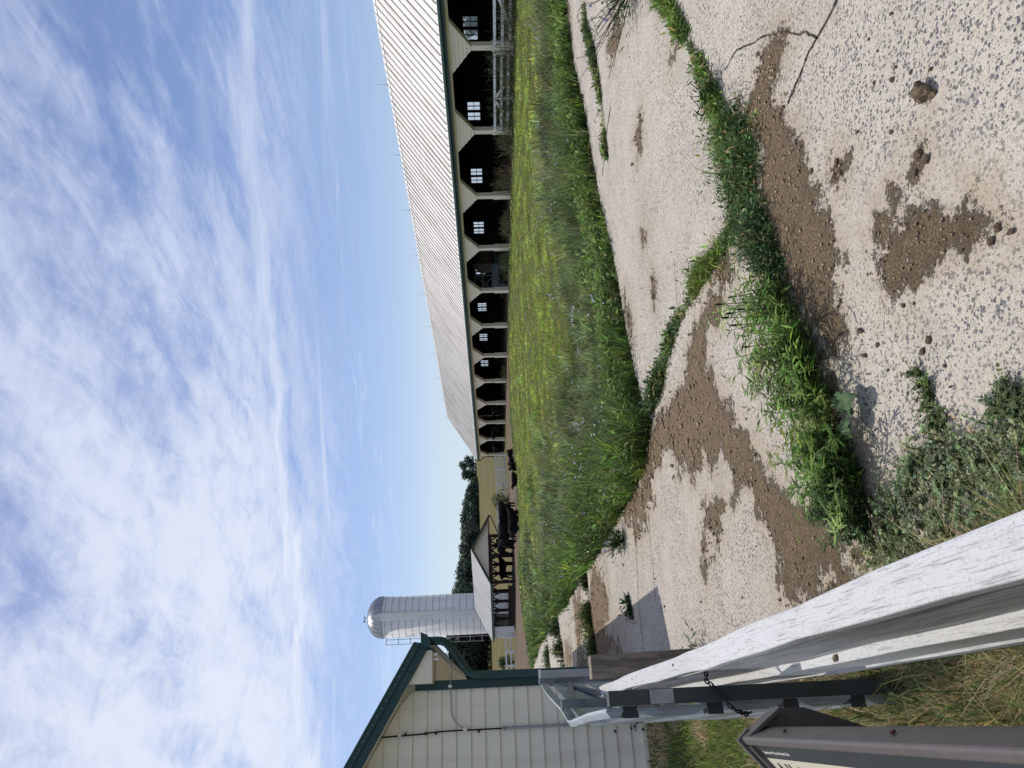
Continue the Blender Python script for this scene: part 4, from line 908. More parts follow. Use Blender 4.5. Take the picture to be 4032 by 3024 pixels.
cap = strip_beam(ZT - .04, ZT, 0, 1, M['rail'], 'cap_rail', lab='top rail with crackled white paint'); bevel(cap, .005)
face = strip_beam(ZT - .325, ZT - .041, .03, .6, M['greytimber'], 'upper_board', .001); 
low = strip_beam(ZT - .47, ZT - .295, -.36, .02, M['rail'], 'lower_board', .0015); bevel(low, .004)
strip_beam(ZT - .53, ZT - .476, -.44, -.12, M['greytimber'], 'lower_batten', .001)
for f in (1.25,):
    c_ = fl(f, 0); part(fen, 'post', MB().box((c_[0] - .03, c_[1] - .06, 0), (c_[0] + .10, c_[1] + .06, ZT - .045)), M['oldwood'])
# old end post, leaning a little
pe = MB(); tp = np.array([.225, 5.10, .975]); bp = np.array([.235, 4.98, 0.])
for c_, z in ((bp, 0), (tp, 0)):
    for i_, j_ in ((-1, -1), (1, -1), (1, 1), (-1, 1)): pe.v.append((c_[0] + i_ * .075, c_[1] + j_ * .07, c_[2]))
pe.f = [(0, 3, 2, 1), (4, 5, 6, 7), (0, 1, 5, 4), (1, 2, 6, 5), (2, 3, 7, 6), (3, 0, 4, 7)]
bevel(part(fen, 'end_post', pe, M['oldwood'], label='bare brown leaning end post'), .006)
# dried bird dropping / lichen lump on the lower board
lb = lump(77, 1., (1, .7, .55), .35); lb.materials.append(M['oldwood'])
o = bpy.data.objects.new('dried_mud_lump', lb); col.objects.link(o); q = gz(3296, 2592, ZT - .295); o.location = tuple(q + np.array([0, 0, .006])); o.scale = (.012, .012, .012)
tag(o, 'dried grey lump stuck on the white lower board of the fence', 'mud lump')
# nails in the cap rail
for x, y in ((2452, 2640), (2650, 2619), (2384, 2716), (2490, 2675)):
    q = ws(gz(x, y, ZT)); part(fen, 'nail_head', MB().lathe([(.0001, ZT + .001), (.006, ZT + .003), (.006, ZT + .001)], (q[0], q[1]), 8), M['twig'])

# ------------------------------------------------------------------ galvanised gate chained beside the fence
gate = thing('metal_gate', 'bowed galvanised steel gate with wide rails chained to the fence', 'gate', (.0, 5, 0), TH)
gpath = [(-.028, 2.95), (-.055, 3.6), (-.085, 4.3), (-.10, 4.88), (-.03, 5.5), (.09, 6.5), (.20, 7.50)]
for za, zb in ((1.125, 1.19), (.80, 1.07), (.50, .735), (.235, .44), (.02, .175)):
    mb = MB(); pr = [(0, za), (-.022, za + (zb - za) * .22), (-.022, za + (zb - za) * .78), (0, zb), (.012, zb), (.012, za)]
    for k, (w, s_) in enumerate(gpath):
        wob_ = .012 * math.sin(k * 2.3 + za * 5)
        mb.v += [(w + a_ + wob_ * .4, s_, z + (.03 * math.sin(k * 1.3) if za > 1.1 and 1 < k < 5 else 0)) for a_, z in pr]
    n = len(pr)
    for k in range(len(gpath) - 1):
        for i_ in range(n): mb.f.append((k * n + i_, k * n + (i_ + 1) % n, (k + 1) * n + (i_ + 1) % n, (k + 1) * n + i_))
    mb.f += [tuple(range(n - 1, -1, -1)), tuple(range((len(gpath) - 1) * n, len(gpath) * n))]
    part(gate, 'rail', mb, M['galv'])
part(gate, 'latch_stile', MB().box((-.012, 2.88, .0), (.042, 2.945, 1.185)), M['darksteel'])
part(gate, 'sticker', MB().box((-.010, 2.876, .94), (.040, 2.879, 1.03)), M['sticker'])
part(gate, 'middle_stile', MB().box((-.02, 5.02, .02), (.035, 5.08, 1.19)), M['greysteel'])
part(gate, 'hinge_stile', MB().box((.19, 7.42, .02), (.25, 7.48, 1.19)), M['greysteel'])
for z in (1.095, .765, .468, .205): part(gate, 'spacer', MB().box((-.056, 2.96, z - .03), (-.014, 3.03, z + .03)), M['darksteel'])
part(gate, 'cross_brace', MB().bar((.01, 5.09, 1.12), (.19, 7.40, .9), .05, .03, (1, 0, 0)).bar((.01, 5.09, .7), (.19, 7.40, 1.0), .05, .03, (1, 0, 0)), M['greysteel'])
# square gate post by the building
gpst = thing('gate_post', 'square pale grey gate post standing before the green corner', 'post', (.27, 7.58, 0), TH)
part(gpst, 'shaft', MB().box((.215, 7.53, 0), (.325, 7.65, 1.17)), M['greypost'])
part(gpst, 'cap', MB().box((.205, 7.52, 1.171), (.335, 7.66, 1.19)), M['whiteboard'])
part(gpst, 'hinge_strap', MB().box((.18, 7.50, 1.02), (.212, 7.66, 1.08)).box((.18, 7.50, .3), (.212, 7.66, .36)), M['greysteel'])
# chain: interlocking links looped from the fence over the stile
ch = MB(); cpts = [np.array(q) for q in ((.085, 2.93, .79), (.06, 2.90, .80), (.035, 2.865, .78), (.005, 2.858, .76), (-.03, 2.865, .735), (-.05, 2.89, .70), (-.06, 2.93, .66), (-.055, 2.95, .63))]
acc = []
for a_, b_ in zip(cpts[:-1], cpts[1:]):
    k = max(1, int(np.linalg.norm(b_ - a_) / .017)); acc += [a_ + (b_ - a_) * i_ / k for i_ in range(k)]
for i_, c_ in enumerate(acc):
    t = acc[min(i_ + 1, len(acc) - 1)] - acc[max(i_ - 1, 0)]; t /= np.linalg.norm(t)
    u = np.cross(t, [0, 0, 1.] if i_ % 2 else [1., .3, .2]); u /= np.linalg.norm(u)
    lk = [c_ + t * .015 * math.cos(a_) + u * .008 * math.sin(a_) for a_ in np.linspace(0, 2 * math.pi, 9)]; ch.tube(lk, .0032, 5, False)
tag(mesh_obj('chain', ch, M['black'], (.02, 2.88, .7), TH, True), 'black chain looped round gate stile and fence', 'chain')

# ------------------------------------------------------------------ brown wayside sign, tilted towards the left
TS = TH + .0218; DS = np.array([-math.sin(TS), math.cos(TS), 0]); RS_ = np.array([math.cos(TS), math.sin(TS), 0])
sg_ = thing('information_sign', 'brown framed information sign with cream panel in near corner', 'sign', (-.25, 1.4, 0), TS)
s0_, s1_ = .62, 1.957; tl_ = math.radians(40)
def pl(d, up_=0., s=0.): return (-.052 - d * math.cos(tl_) - up_ * math.sin(tl_), s, 1.0 - d * math.sin(tl_) + up_ * math.cos(tl_))
def on_panel(x, y):                                        # photo point -> (distance down the panel, distance along it)
    q = ray(x, y); n_ = np.array([-math.sin(tl_), 0, math.cos(tl_)]); o_ = np.array(pl(0, -.005, 0))
    qs = np.array([q @ RS_, q @ DS, q[2]]); P = np.array([0, 0, EYE]) + qs * ((o_ - [0, 0, EYE]) @ n_) / (qs @ n_)
    return float((P - o_) @ np.array([-math.cos(tl_), 0, -math.sin(tl_)])), float(P[1])
Wp = .62                                                   # panel depth down the slope
def bar_s(prof, a_, b_): return MB().prism([(w, a_, z) for w, z in prof], (0, b_ - a_, 0))
tb = bar_s([(-.028, .928), (-.031, .945), (-.048, .999), (-.054, 1.002), (-.066, .993), (-.068, .975), (-.05, .93)], s0_, s1_ - .026)
bevel(part(sg_, 'top_rail', tb, M['signbrown']), .003)
def slab_p(d0, d1, u0, u1, a_, b_): return MB().prism([pl(d0, u0, a_), pl(d1, u0, a_), pl(d1, u1, a_), pl(d0, u1, a_)], (0, b_ - a_, 0))
part(sg_, 'end_rail', slab_p(-.004, Wp, -.03, .010, s1_ - .018, s1_), M['signbrown'])
part(sg_, 'inner_rail', slab_p(.022, Wp, -.02, .004, s1_ - .044, s1_ - .030), M['signbrown'])
part(sg_, 'bottom_rail', slab_p(Wp + .002, Wp + .05, -.03, .012, s0_, s1_), M['signbrown'])
part(sg_, 'end_rail', slab_p(.05, Wp, -.03, .012, s0_, s0_ + .022), M['signbrown'])
pn_ = part(sg_, 'panel', slab_p(.022, Wp, -.02, -.006, s0_ + .024, s1_ - .046), M['signcream'])
part(pn_, 'header_band', slab_p(.0225, .060, -.0058, -.0045, s0_ + .03, s1_ - .047), M['signblack'])
for s_ in (s1_ - .018, s0_ + .1):                          # leg plates slant down behind the panel
    part(sg_, 'leg', MB().prism([(-.05, s_, 1.0), (.012, s_, .905), (.012, s_, .83), (-.27, s_, .0), (-.36, s_, .0), (-.10, s_, .88)], (0, .016, 0)), M['signbrown'])
    part(sg_, 'back_flange', MB().prism([(-.0495, s_ - .045, 1.0), (.015, s_ - .045, .905), (.010, s_ - .045, .898), (-.0535, s_ - .045, .993)], (0, .065, 0)), M['signbrown'])
for s_ in (1.72, 1.245):
    part(sg_, 'bolt', MB().tube([(-.0365, s_, .968), (-.033, s_, .970)], .0055, 8), M['rust'])
def text(name, body, size, sd, dd, mat, par):
    c = bpy.data.curves.new(name, 'FONT'); c.body = body; c.size = size; c.extrude = .0003
    t = bpy.data.objects.new(name, c); col.objects.link(t)
    dg = bpy.context.evaluated_depsgraph_get(); me = bpy.data.meshes.new_from_object(t.evaluated_get(dg)); bpy.data.objects.remove(t)
    me.materials.clear(); me.materials.append(mat)
    o = bpy.data.objects.new(name, me); col.objects.link(o); o.parent = par
    # reading direction runs towards -s, letters stand up the slope
    xax = Vector((0, -1, 0)); yax = Vector((math.cos(tl_), 0, math.sin(tl_))); zax = xax.cross(yax)
    p = pl(dd, -.0040 if mat is M['inkwhite'] else -.0054, sd); org = ORG[par.name]
    mm = Matrix.Identity(4)
    for i_ in range(3): mm[i_][0] = xax[i_]; mm[i_][1] = yax[i_]; mm[i_][2] = zax[i_]; mm[i_][3] = p[i_] - org[i_]
    o.matrix_local = mm; return o
text('small_text', 'Eisenhower National Historic Site', .0118, s1_ - .075, .046, M['inkwhite'], pn_)
da_, sa_ = on_panel(3057, 3003)
text('headline', 'All in the', .10, sa_ + .03, da_ + .07, M['ink'], pn_)

# ------------------------------------------------------------------ open shed
c0 = np.array([-15.3, 54.1, 0]); sx = np.array([-.743, .669, 0.])     # along the long side, going left and away
sx = sx / np.linalg.norm(sx); sy = np.array([.669, .743, 0.]); sy /= np.linalg.norm(sy)   # across the gable, going right and away
srot = math.atan2(sy[1], sy[0])                            # local x = sy (gable), local y = sx
def SL(P): P = np.array(P, float); return (P @ np.array([math.cos(srot), math.sin(srot), 0]), P @ np.array([-math.sin(srot), math.cos(srot), 0]))
ox, oy = SL(c0); LN, WD = 8.3, 5.9; HEs, HRs = 2.06, 3.42
shed = thing('open_shed', 'small open sided cattle shed with white gable by the silo', 'shed', (ox + WD / 2, oy + LN / 2, 0), srot)
oh = .3
def sp_(x, y, z): return (ox + x, oy + y, z)
rf = MB()
for sg in (1, -1):
    q = [(WD / 2, HRs + .02), (-oh if sg == 1 else WD + oh, HEs - .10), (-oh if sg == 1 else WD + oh, HEs - .15), (WD / 2, HRs - .04)]
    rf.prism([sp_(x, -oh, z) for x, z in q], (0, LN + 2 * oh, 0))
    for k in range(36):
        y = -oh + .05 + k * .245
        if y < LN + oh: rf.bar(sp_(WD / 2, y, HRs + .03), sp_(-oh if sg == 1 else WD + oh, y, HEs - .09), .03, .03)
part(shed, 'roof', rf, M['shedroof'])
part(shed, 'fascia', MB().box(sp_(-oh - .03, -oh, HEs - .27), sp_(-oh, LN + oh, HEs - .09)), M['green'])
gb = MB(); nbd = 9
gb.prism([sp_(.02, -.03, HEs - .02), sp_(WD - .02, -.03, HEs - .02), sp_(WD / 2, -.03, HRs - .06)], (0, .06, 0))
for k in range(8):
    z = HEs + k * .165; hw_ = (WD / 2) * (1 - (z - HEs) / (HRs - HEs)) - .05
    if hw_ > .1: gb.add([sp_(WD / 2 - hw_, -.052, z), sp_(WD / 2 + hw_, -.052, z), sp_(WD / 2 + hw_ * .9, -.034, min(z + .16, HRs - .1)), sp_(WD / 2 - hw_ * .9, -.034, min(z + .16, HRs - .1))], [(0, 1, 2, 3)])
part(shed, 'gable_siding', gb, M['cream'])
part(shed, 'rake_board', MB().bar(sp_(WD / 2, -oh - .02, HRs - .05), sp_(WD + oh, -oh - .02, HEs - .17), .04, .16).bar(sp_(WD / 2, -oh - .02, HRs - .05), sp_(-oh, -oh - .02, HEs - .17), .04, .16), M['green'])
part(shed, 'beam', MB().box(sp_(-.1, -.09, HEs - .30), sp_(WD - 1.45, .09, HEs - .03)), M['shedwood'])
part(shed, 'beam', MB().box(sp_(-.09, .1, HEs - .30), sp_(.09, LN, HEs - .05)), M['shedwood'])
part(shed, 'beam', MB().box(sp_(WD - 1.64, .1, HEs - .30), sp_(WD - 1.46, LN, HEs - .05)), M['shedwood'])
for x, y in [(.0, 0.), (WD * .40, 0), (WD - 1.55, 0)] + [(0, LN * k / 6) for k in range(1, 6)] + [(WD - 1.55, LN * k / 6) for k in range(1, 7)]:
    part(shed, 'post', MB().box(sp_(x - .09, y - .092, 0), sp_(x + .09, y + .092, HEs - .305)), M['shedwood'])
for x in (0, WD - 1.55):
    for k in range(0, 6):
        y = LN * k / 6
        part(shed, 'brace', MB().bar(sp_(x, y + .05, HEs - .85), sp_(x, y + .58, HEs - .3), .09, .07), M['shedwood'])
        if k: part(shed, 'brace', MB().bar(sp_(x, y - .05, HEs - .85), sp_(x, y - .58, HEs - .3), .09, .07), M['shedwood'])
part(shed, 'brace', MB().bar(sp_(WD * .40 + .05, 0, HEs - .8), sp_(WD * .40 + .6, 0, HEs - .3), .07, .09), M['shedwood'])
part(shed, 'feed_bunk', MB().box(sp_(-.12, .4, 0), sp_(-.095, LN - 1.9, .50)).box(sp_(-.2, .4, .50), sp_(-.0, LN - 1.9, .58)), M['shedwood'])
part(shed, 'downspout', MB().tube([sp_(WD + oh, -oh, HEs - .2), sp_(WD + oh - .15, -oh, HEs - .3), sp_(WD - 1.42, -.14, HEs - .85), sp_(WD - 1.42, -.14, .05)], .05, 6), M['green'])
cw = MB()
for k in range(16):
    y = LN - 1.75 + k * .115
    cw.prism([sp_(-.14, y, .12), sp_(-.17, y + .03, .12), sp_(-.17, y + .07, .12), sp_(-.14, y + .10, .12)], (0, 0, HEs - .42))
cw.box(sp_(-.139, LN - 1.8, .1), sp_(-.12, LN + .1, HEs - .3)); cw.box(sp_(-.119, LN + .06, .1), sp_(WD * .36, LN + .1, HEs - .3))
part(shed, 'corrugated_wall', cw, M['corr'])

# ------------------------------------------------------------------ silo
sc0 = np.array([-22.2, 68.1]); RS = 1.9
silo = thing('silo', 'tall pale stave silo with ribbed metal dome behind the shed', 'silo', (*sc0, 0))
part(silo, 'barrel', MB().lathe([(RS, 0), (RS, 12.45), (RS - .05, 12.45)], sc0, 48), M['stave'], True)
for k in range(19):
    z = .5 + k * .645; part(silo, 'hoop', MB().lathe([(RS + .002, z), (RS + .022, z + .012), (RS + .022, z + .032), (RS + .002, z + .044)], sc0, 48), M['hoop'], True)
dm_ = MB(); prof = [(RS + .05, 12.46), (RS + .05, 12.56)] + [(RS * 1.02 * math.cos(a_), 12.56 + 1.46 * math.sin(a_)) for a_ in np.linspace(.05, math.pi / 2 - .06, 14)]
dm_.lathe(prof, sc0, 48)
dome = part(silo, 'dome', dm_, M['dome'], True)
rb_ = MB()
for k in range(24):
    a_ = 2 * math.pi * k / 24; rb_.tube([(sc0[0] + (r + .012) * math.cos(a_), sc0[1] + (r + .012) * math.sin(a_), z + .01) for r, z in prof[1:]], .022, 4)
part(dome, 'seam_rib', rb_, M['hoop'])
to = -sc0 / np.linalg.norm(sc0); sdv = np.array([-to[1], to[0]])
chc = sc0 + to * RS + sdv * .10
def cs_(u, v, z): q = sc0 + sdv * (u + .02) + to * v; return (q[0], q[1], z)
part(silo, 'chute', MB().prism([cs_(-.36, RS - .2, 0), cs_(-.36, RS + .14, 0), cs_(-.22, RS + .22, 0), cs_(.22, RS + .22, 0), cs_(.36, RS + .14, 0), cs_(.36, RS - .2, 0)], (0, 0, 12.55)), M['stave'])
part(silo, 'dormer', MB().add([cs_(-.40, RS + .26, 12.56), cs_(.40, RS + .26, 12.56), cs_(0, RS + .05, 13.45), cs_(0, RS - .6, 13.45), cs_(-.40, RS - .3, 12.56), cs_(.40, RS - .3, 12.56)], [(0, 1, 2), (0, 2, 3, 4), (1, 5, 3, 2), (4, 3, 5), (0, 4, 5, 1)]), M['corr'])
wv = MB().tube([(sc0[0], sc0[1], 13.95), (sc0[0], sc0[1], 14.35)], .04, 6).bar((sc0[0] - .3, sc0[1], 14.32), (sc0[0] + .25, sc0[1], 14.32), .05, .08).box((sc0[0] - .42, sc0[1] - .03, 14.24), (sc0[0] - .26, sc0[1] + .03, 14.46))
part(silo, 'roof_vent', wv, M['hoop'])
ld = MB(); u0 = -sdv
lx = lambda o_, f, z: tuple(np.append(sc0 - sdv * -(RS + o_) * -1 + to * f, z)) 
sgn = 1 if (sc0 + sdv)[0] < sc0[0] else -1
def lq(o_, f, z): q = sc0 + sdv * sgn * (RS + o_) + to * f; return (q[0], q[1], z)
for f in (-.25, .25):
    ld.tube([lq(.18, f, 2.2), lq(.18, f, 12.2)], .022, 4); ld.tube([lq(.62, f * .8, 2.8), lq(.62, f * .8, 12.2)], .02, 4)
for k in range(34): ld.tube([lq(.18, -.25, 2.3 + k * .3), lq(.18, .25, 2.3 + k * .3)], .014, 4)
for k in range(9):
    z = 3.0 + k * 1.15; ld.tube([lq(.0, -.25, z), lq(.62, -.2, z), lq(.62, .2, z), lq(.0, .25, z)], .02, 4)
part(silo, 'ladder', ld, M['conduit'])

# ------------------------------------------------------------------ fences beyond
def board_fence(label, a_, b_, n, zs, hp, bh=.13, mat='whiteboard'):
    a_, b_ = np.array(a_, float), np.array(b_, float); L = np.linalg.norm(b_ - a_); t = (b_ - a_) / L; rot = math.atan2(t[1], t[0])
    c, s_ = math.cos(rot), math.sin(rot); o_ = (a_[0] * c + a_[1] * s_, -a_[0] * s_ + a_[1] * c)
    f = thing('board_fence', label, 'fence', (o_[0] + L / 2, o_[1], 0), rot)
    for k in range(n + 1): part(f, 'post', MB().box((o_[0] + L * k / n - .07, o_[1] + .025, -.1), (o_[0] + L * k / n + .07, o_[1] + .16, hp)), M[mat])
    for z in zs: part(f, 'rail', MB().box((o_[0], o_[1] - .02, z - bh / 2), (o_[0] + L, o_[1] + .022, z + bh / 2)), M[mat])
q1 = at(1948, 1795, 70)[:2]; q2 = at(1966, 2160, 62)[:2]
board_fence('white four rail board fence between the barn end and the shed', q1, q2, 6, (1.12, .82, .52, .22), 1.22, .15)
q1 = at(1990, 2455, 60)[:2]; q2 = at(1994, 2680, 58)[:2]
board_fence('low two rail white fence left of the silo', q1, q2, 4, (.86, .45), .95, .13)

# ------------------------------------------------------------------ black cattle
def cow_mesh(pose):
    Vx = dict(rump=(-.72, 0, 1.10, .30, .30), hip=(-.45, 0, 1.08, .34, .33), mid=(0, 0, 1.02, .40, .38), rib=(.38, 0, 1.02, .38, .38), sh=(.70, 0, 1.08, .29, .33))
    E_ = [('rump', 'hip'), ('hip', 'mid'), ('mid', 'rib'), ('rib', 'sh')]
    if pose == 'graze': Vx.update(nk=(1.0, 0, .92, .19, .22), nk2=(1.2, 0, .60, .15, .18), hd=(1.34, 0, .35, .13, .15), mz=(1.46, 0, .10, .085, .08))
    elif pose == 'lie': Vx.update(nk=(1.0, 0, 1.22, .20, .23), nk2=(1.14, .1, 1.36, .15, .18), hd=(1.28, .2, 1.38, .13, .15), mz=(1.50, .3, 1.25, .085, .08))
    else: Vx.update(nk=(1.02, 0, 1.20, .21, .25), nk2=(1.22, 0, 1.32, .16, .19), hd=(1.42, 0, 1.34, .13, .15), mz=(1.68, 0, 1.16, .085, .08))
    E_ += [('sh', 'nk'), ('nk', 'nk2'), ('nk2', 'hd'), ('hd', 'mz')]
    if pose == 'lie':
        for q in Vx: x, y, z, a_, b_ = Vx[q]; Vx[q] = (x, y, z - .62, a_, b_)
    for s_, n in ((1, 'l'), (-1, 'r')):
        if pose == 'lie':
            Vx.update({'fe' + n: (.72, .26 * s_, .24, .12, .13), 'fk' + n: (.98, .30 * s_, .12, .08, .08), 'ff' + n: (.66, .34 * s_, .06, .06, .06),
                       'bt' + n: (-.55, .30 * s_, .30, .19, .19), 'bk' + n: (-.12, .42 * s_, .16, .12, .12), 'bf' + n: (-.50, .50 * s_, .06, .06, .06)})
            E_ += [('sh', 'fe' + n), ('fe' + n, 'fk' + n), ('fk' + n, 'ff' + n), ('hip', 'bt' + n), ('bt' + n, 'bk' + n), ('bk' + n, 'bf' + n)]
        else:
            st = .08 * s_
            Vx.update({'fe' + n: (.66 + st, .20 * s_, .74, .13, .13), 'fk' + n: (.68 + st, .20 * s_, .40, .075, .075), 'ff' + n: (.66 + st, .20 * s_, .04, .065, .065),
                       'bt' + n: (-.62, .21 * s_, .82, .17, .19), 'bk' + n: (-.60 - st, .22 * s_, .60, .11, .11), 'bh' + n: (-.76 - st, .22 * s_, .42, .075, .075), 'bf' + n: (-.70 - st, .22 * s_, .04, .065, .065)})
            E_ += [('sh', 'fe' + n), ('fe' + n, 'fk' + n), ('fk' + n, 'ff' + n), ('hip', 'bt' + n), ('bt' + n, 'bk' + n), ('bk' + n, 'bh' + n), ('bh' + n, 'bf' + n)]
        hx, hy, hz = Vx['hd'][:3]; Vx['er' + n] = (hx - .10, hy + .22 * s_, hz + .06, .05, .03); E_.append(('hd', 'er' + n))
    zt = Vx['rump'][2]; Vx['t1'] = (-1.02, 0, zt + .12, .045, .045); Vx['t2'] = (-1.08, .03, max(.15, zt - .62), .035, .035); E_ += [('rump', 't1'), ('t1', 't2')]
    ks = list(Vx); me = bpy.data.meshes.new('cow_skeleton'); me.from_pydata([Vx[k][:3] for k in ks], [(ks.index(a_), ks.index(b_)) for a_, b_ in E_], [])
    o = bpy.data.objects.new('cow_skeleton', me); col.objects.link(o); md = o.modifiers.new('skin', 'SKIN'); md.use_smooth_shade = True
    for k, sv in zip(ks, me.skin_vertices[0].data): sv.radius = Vx[k][3:5]; sv.use_root = (k == 'mid')
    o.modifiers.new('sub', 'SUBSURF').levels = 1; o.modifiers['sub'].render_levels = 1
    dg = bpy.context.evaluated_depsgraph_get(); dg.update(); m2 = bpy.data.meshes.new_from_object(o.evaluated_get(dg)); bpy.data.objects.remove(o)
    m2.polygons.foreach_set('use_smooth', [True] * len(m2.polygons)); m2.materials.clear(); m2.materials.append(M['cow']); return m2
cows = {p_: cow_mesh(p_) for p_ in ('stand', 'graze', 'lie')}
def cow(x, y, d, hd, pose, label, sc_=1.0):
    b_ = at(x, y, d); o = bpy.data.objects.new('cow', cows[pose]); col.objects.link(o); o.location = (b_[0], b_[1], .01); o.rotation_euler = (0, 0, math.radians(hd)); o.scale = (sc_,) * 3
    tag(o, label, 'cow', 'black cattle in the barnyard')
cow(2040, 2022, 47, 195, 'graze', 'black cow head down, rightmost of the herd beside the shed', .85)
cow(2040, 2046, 49, 25, 'stand', 'black cow standing in the middle of the herd beside the shed', .82)
cow(2040, 2090, 46, 160, 'stand', 'black cow standing nearest the shed post, broadside on', .9)
cow(2048, 2060, 43, 10, 'lie', 'black cow lying in front of the standing herd', .85)
cow(2030, 2112, 50, 245, 'graze', 'black cow grazing at the right corner of the shed', .9)
cow(2030, 2152, 56, 80, 'stand', 'black cow standing inside the right end of the shed', .95)
cow(2030, 2240, 60, 30, 'stand', 'black cow seen between the shed posts at mid length', .85)
cow(2020, 1786, 50, 70, 'lie', 'black calf resting in front of the barn corner post', .50)
cow(2022, 1814, 48, 110, 'lie', 'black calf resting just left of the barn end', .48)
cow(2036, 1838, 45, 100, 'lie', 'black calf lying by the grass edge left of the barn', .52)
cow(2040, 1884, 43, 200, 'lie', 'black calf lying alone between the barn end and the herd', .46)
cow(1998, 1590, 67, 10, 'stand', 'black cow standing in the shaded far bay of the barn, right one', 1.0)
cow(1998, 1668, 72, 200, 'stand', 'black cow before the barn posts near the far end', 1.0)
cow(1998, 1742, 76, 15, 'stand', 'black cow standing at the last but one post of the barn', 1.0)

# ------------------------------------------------------------------ trees
def tree(name, label, b_, h, w, base, seed, lobes=14, nl=2400, leaf=.5, cat='tree', group=None, trunk=.18, low=.02):
    r = np.random.default_rng(seed); b_ = np.array(b_, float); t = thing(name, label, cat, b_, group=group)
    mb = MB(); top = b_ + np.array([r.normal(0, .05) * w, 0, h * .62]); mb.tube([b_ - np.array([0, 0, .2]), b_ + (top - b_) * .5 + r.normal(0, .05, 3), top], [trunk * h * .12, trunk * h * .09, trunk * h * .03], 7)
    cs = []; ls = []
    for k in range(lobes):
        a_ = r.random() * 6.283; rr_ = w * .5 * (r.random() ** .6) * .72; z = h * (low + .10 + (.88 - low - .16) * r.random()); fall = 1 - .55 * max(0, (z / h - .55) / .45)
        c_ = b_ + np.array([math.cos(a_) * rr_ * fall, math.sin(a_) * rr_ * fall, z]); cs.append(c_); ls.append(w * (.17 + .12 * r.random()) * (1.1 - .25 * z / h))
        if k < 6: mb.tube([b_ + (top - b_) * (.35 + .5 * r.random()), c_], [trunk * h * .04, trunk * h * .012], 5)
    cs.append(b_ + np.array([0, 0, h * .84])); ls.append(w * .2)
    part(t, 'trunk', mb, M['bark'])
    cs = np.array(cs); ls = np.array(ls); k = r.integers(0, len(cs), nl); d = rnd_dirs(nl); rad = ls[k] * (1 - .55 * r.random(nl) ** 2.2)
    p = cs[k] + d * rad[:, None] * [1, 1, .85]; p[:, 2] = np.maximum(p[:, 2], b_[2] + h * low * r.random(nl))
    tint = np.exp(r.normal(0, .16, (len(cs), 1)))[k]
    nr = d + r.normal(0, .5, (nl, 3)) + [0, 0, .4]; dr = np.cross(nr, rnd_dirs(nl))
    veg('crown', [leaves(p, dr, nr, leaf * (.6 + .8 * r.random(nl)), leaf * (.5 + .5 * r.random(nl)), vcol(base, nl, .22, .06) * tint)], 'treeleaf', parent=t, origin=b_)
def on_hill(x, y, d):
    q = at(x, y, d); return (q[0], q[1], float(hillz(np.array(q[0]), np.array(q[1]))) + .01)
tg = 'trees along the top of the pasture'
tree('oak_tree', 'rounded dark tree just left of the barn roof end', on_hill(1880, 1828, 285), 7.2, 7.5, (.030, .052, .024), 1, group=tg)
tree('oak_tree', 'small tree with a ragged side next to the treeline gap', on_hill(1885, 1866, 285), 6.2, 6.0, (.034, .056, .026), 2, group=tg)
ty = [(1902, 2.6, 4.5), (1925, 3.6, 7), (1952, 5.0, 8), (1985, 6.4, 9), (2015, 7.0, 10), (2050, 7.4, 10), (2085, 7.6, 10), (2120, 7.8, 10), (2155, 8.4, 10), (2190, 8.8, 10), (2222, 9.6, 10), (2255, 10.4, 10), (2290, 10.6, 11), (2325, 11.4, 12), (2360, 11.8, 12)]
nm = ['lowest shrubby tree at the right tip of the treeline', 'short dark tree second from the right tip of the treeline', 'dark green tree third from the right tip of the treeline', 'broad tree fourth from the right tip of the treeline',
      'dark tree at the middle right of the treeline', 'pale lobed tree above the open field', 'dark blue green tree above the shed downspout', 'dark tree above the right slope of the shed roof', 'tree above the right half of the shed gable', 'tree directly above the shed ridge', 'taller tree rising just left of the shed ridge', 'rounded bright green tree above the shed roof', 'big rounded tree between the shed ridge and the silo', 'tall tree touching the right side of the silo', 'tall tree hidden partly behind the silo']
for i, (y, h_, w_) in enumerate(ty):
    tree('oak_tree', nm[i], on_hill(1890, y, 262 - (i % 3) * 9 - max(0, i - 9) * 7), h_ * .82, w_, [(.052, .080, .050), (.062, .092, .050), (.050, .074, .056)][i % 3], 10 + i, group=tg, nl=3000, leaf=.75)
tl2 = [(2475, 9.2, 7), (2505, 10, 7.5), (2535, 9.6, 7), (2562, 9.2, 7), (2592, 10.2, 7.5), (2625, 9.0, 7), (2660, 9.8, 8), (2700, 10, 9)]
nm2 = ['dark tree right beside the silo ladder', 'tall dark tree second left of the silo', 'dark dense tree in the gap below the gutter elbow', 'dark tree under the gutter outlet', 'tallest dark tree left of the silo', 'dark tree next to the green downspout', 'dark tree half hidden by the green downspout', 'dark tree hidden behind the corner of the clapboard building']
for i, (y, h_, w_) in enumerate(tl2): tree('maple_tree', nm2[i], on_hill(1938, y, 146 + (i % 2) * 7), h_, w_, [(.022, .036, .022), (.028, .044, .022)][i % 2], 60 + i, lobes=20, nl=4200, leaf=.5, group='dark trees left of the silo', low=.03)
tree('field_shrub', 'round green shrub growing at the low white fence', on_hill(1995, 2612, 66), 1.5, 2.1, (.035, .06, .02), 90, lobes=9, nl=900, leaf=.14, cat='shrub', low=.02)
tree('fence_shrub', 'straggly green shrub growing through the white board fence', on_hill(1995, 1962, 66), 1.5, 3.0, (.07, .10, .03), 91, lobes=9, nl=700, leaf=.16, cat='shrub', low=.02)
tree('fence_shrub', 'weedy shrub at the fence behind the first black cow', on_hill(1995, 2010, 65), 1.0, 2.2, (.06, .09, .03), 92, lobes=7, nl=450, leaf=.15, cat='shrub', low=.02)
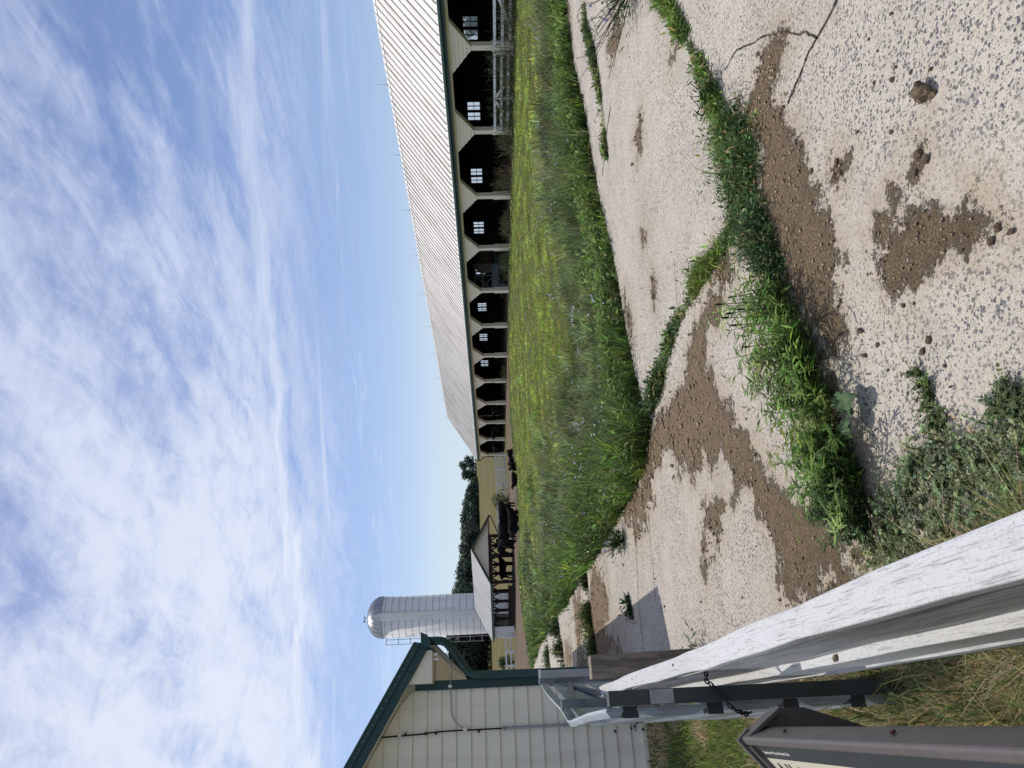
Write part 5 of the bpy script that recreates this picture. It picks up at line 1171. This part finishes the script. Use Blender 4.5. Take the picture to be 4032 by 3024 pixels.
tree('yard_tree', 'leafy tree outside the rear window of the nearest bay', W(41, 32.2, 0), 2.6, 3.2, (.05, .08, .03), 93, lobes=9, nl=900, leaf=.2, low=.1)

# weeds growing up against the barn front
def barn_weed(y, w, h, spread, n, colr, label, seed):
    a_ = math.atan((1512 - y) / F) + TH; b_ = W(w, w / math.tan(a_), .01); r = np.random.default_rng(seed)
    t = thing('barn_weed', label, 'weed', b_, group='tall weeds along the barn front')
    p = np.tile(b_, (n, 1)) + np.concatenate([r.normal(0, spread * .4, (n, 2)), np.zeros((n, 1))], 1)
    pr = leafy_plants(p, h * (.5 + .6 * r.random(n)), 16, .11, .035, vcol(colr, n, .25), lean_amt=.5, seed=seed)
    mb = MB()
    for k in range(14):
        q = p[k]; e_ = q + np.array([r.normal(0, .2), r.normal(0, .2), h * (.8 + .4 * r.random())]); mb.tube([q, (q + e_) / 2 + r.normal(0, .04, 3), e_], [.012, .009, .004], 4)
    part(t, 'stem', mb, M['stem']); veg('foliage', pr, parent=t, origin=b_)
gw = (.075, .095, .055)
barn_weed(40, 25.2, .75, 1.2, 60, gw, 'grey green weeds at the foot of the barn gate by the right border', 1)
barn_weed(130, 25.1, .7, 1.2, 60, gw, 'weeds at the foot of the first barn post', 2)
barn_weed(240, 25.2, 1.25, 1.3, 110, gw, 'tall grey green bush hiding the white gate in the second bay', 3)
barn_weed(310, 25.1, .7, .8, 45, (.06, .085, .04), 'low weeds in front of the middle of the second bay gate', 4)
barn_weed(420, 25.2, 1.15, 1.1, 80, (.05, .085, .035), 'dark weeds at the left half of the second bay gate', 5)
barn_weed(505, 25.2, .85, .9, 60, gw, 'weeds hiding the base of the second barn post', 6)
barn_weed(560, 25.2, .9, .8, 45, (.13, .115, .075), 'dry brown weeds just left of the second barn post', 7)
barn_weed(705, 25.3, 1.05, 1.0, 70, (.14, .125, .08), 'dry brown tuft standing in the third barn bay', 8)
barn_weed(860, 25.4, .6, .7, 35, (.10, .10, .06), 'low dry weeds in the fourth barn bay', 9)
barn_weed(905, 25.4, .65, .8, 40, (.10, .10, .06), 'dry weeds near the post between fourth and fifth bays', 10)
barn_weed(1040, 25.2, .75, 1.2, 70, (.055, .09, .035), 'green bushy weeds in front of the hay wagon bay', 11)
barn_weed(1470, 25.4, .6, 1.5, 55, (.05, .085, .03), 'green weeds at the front of the eighth barn bay', 12)
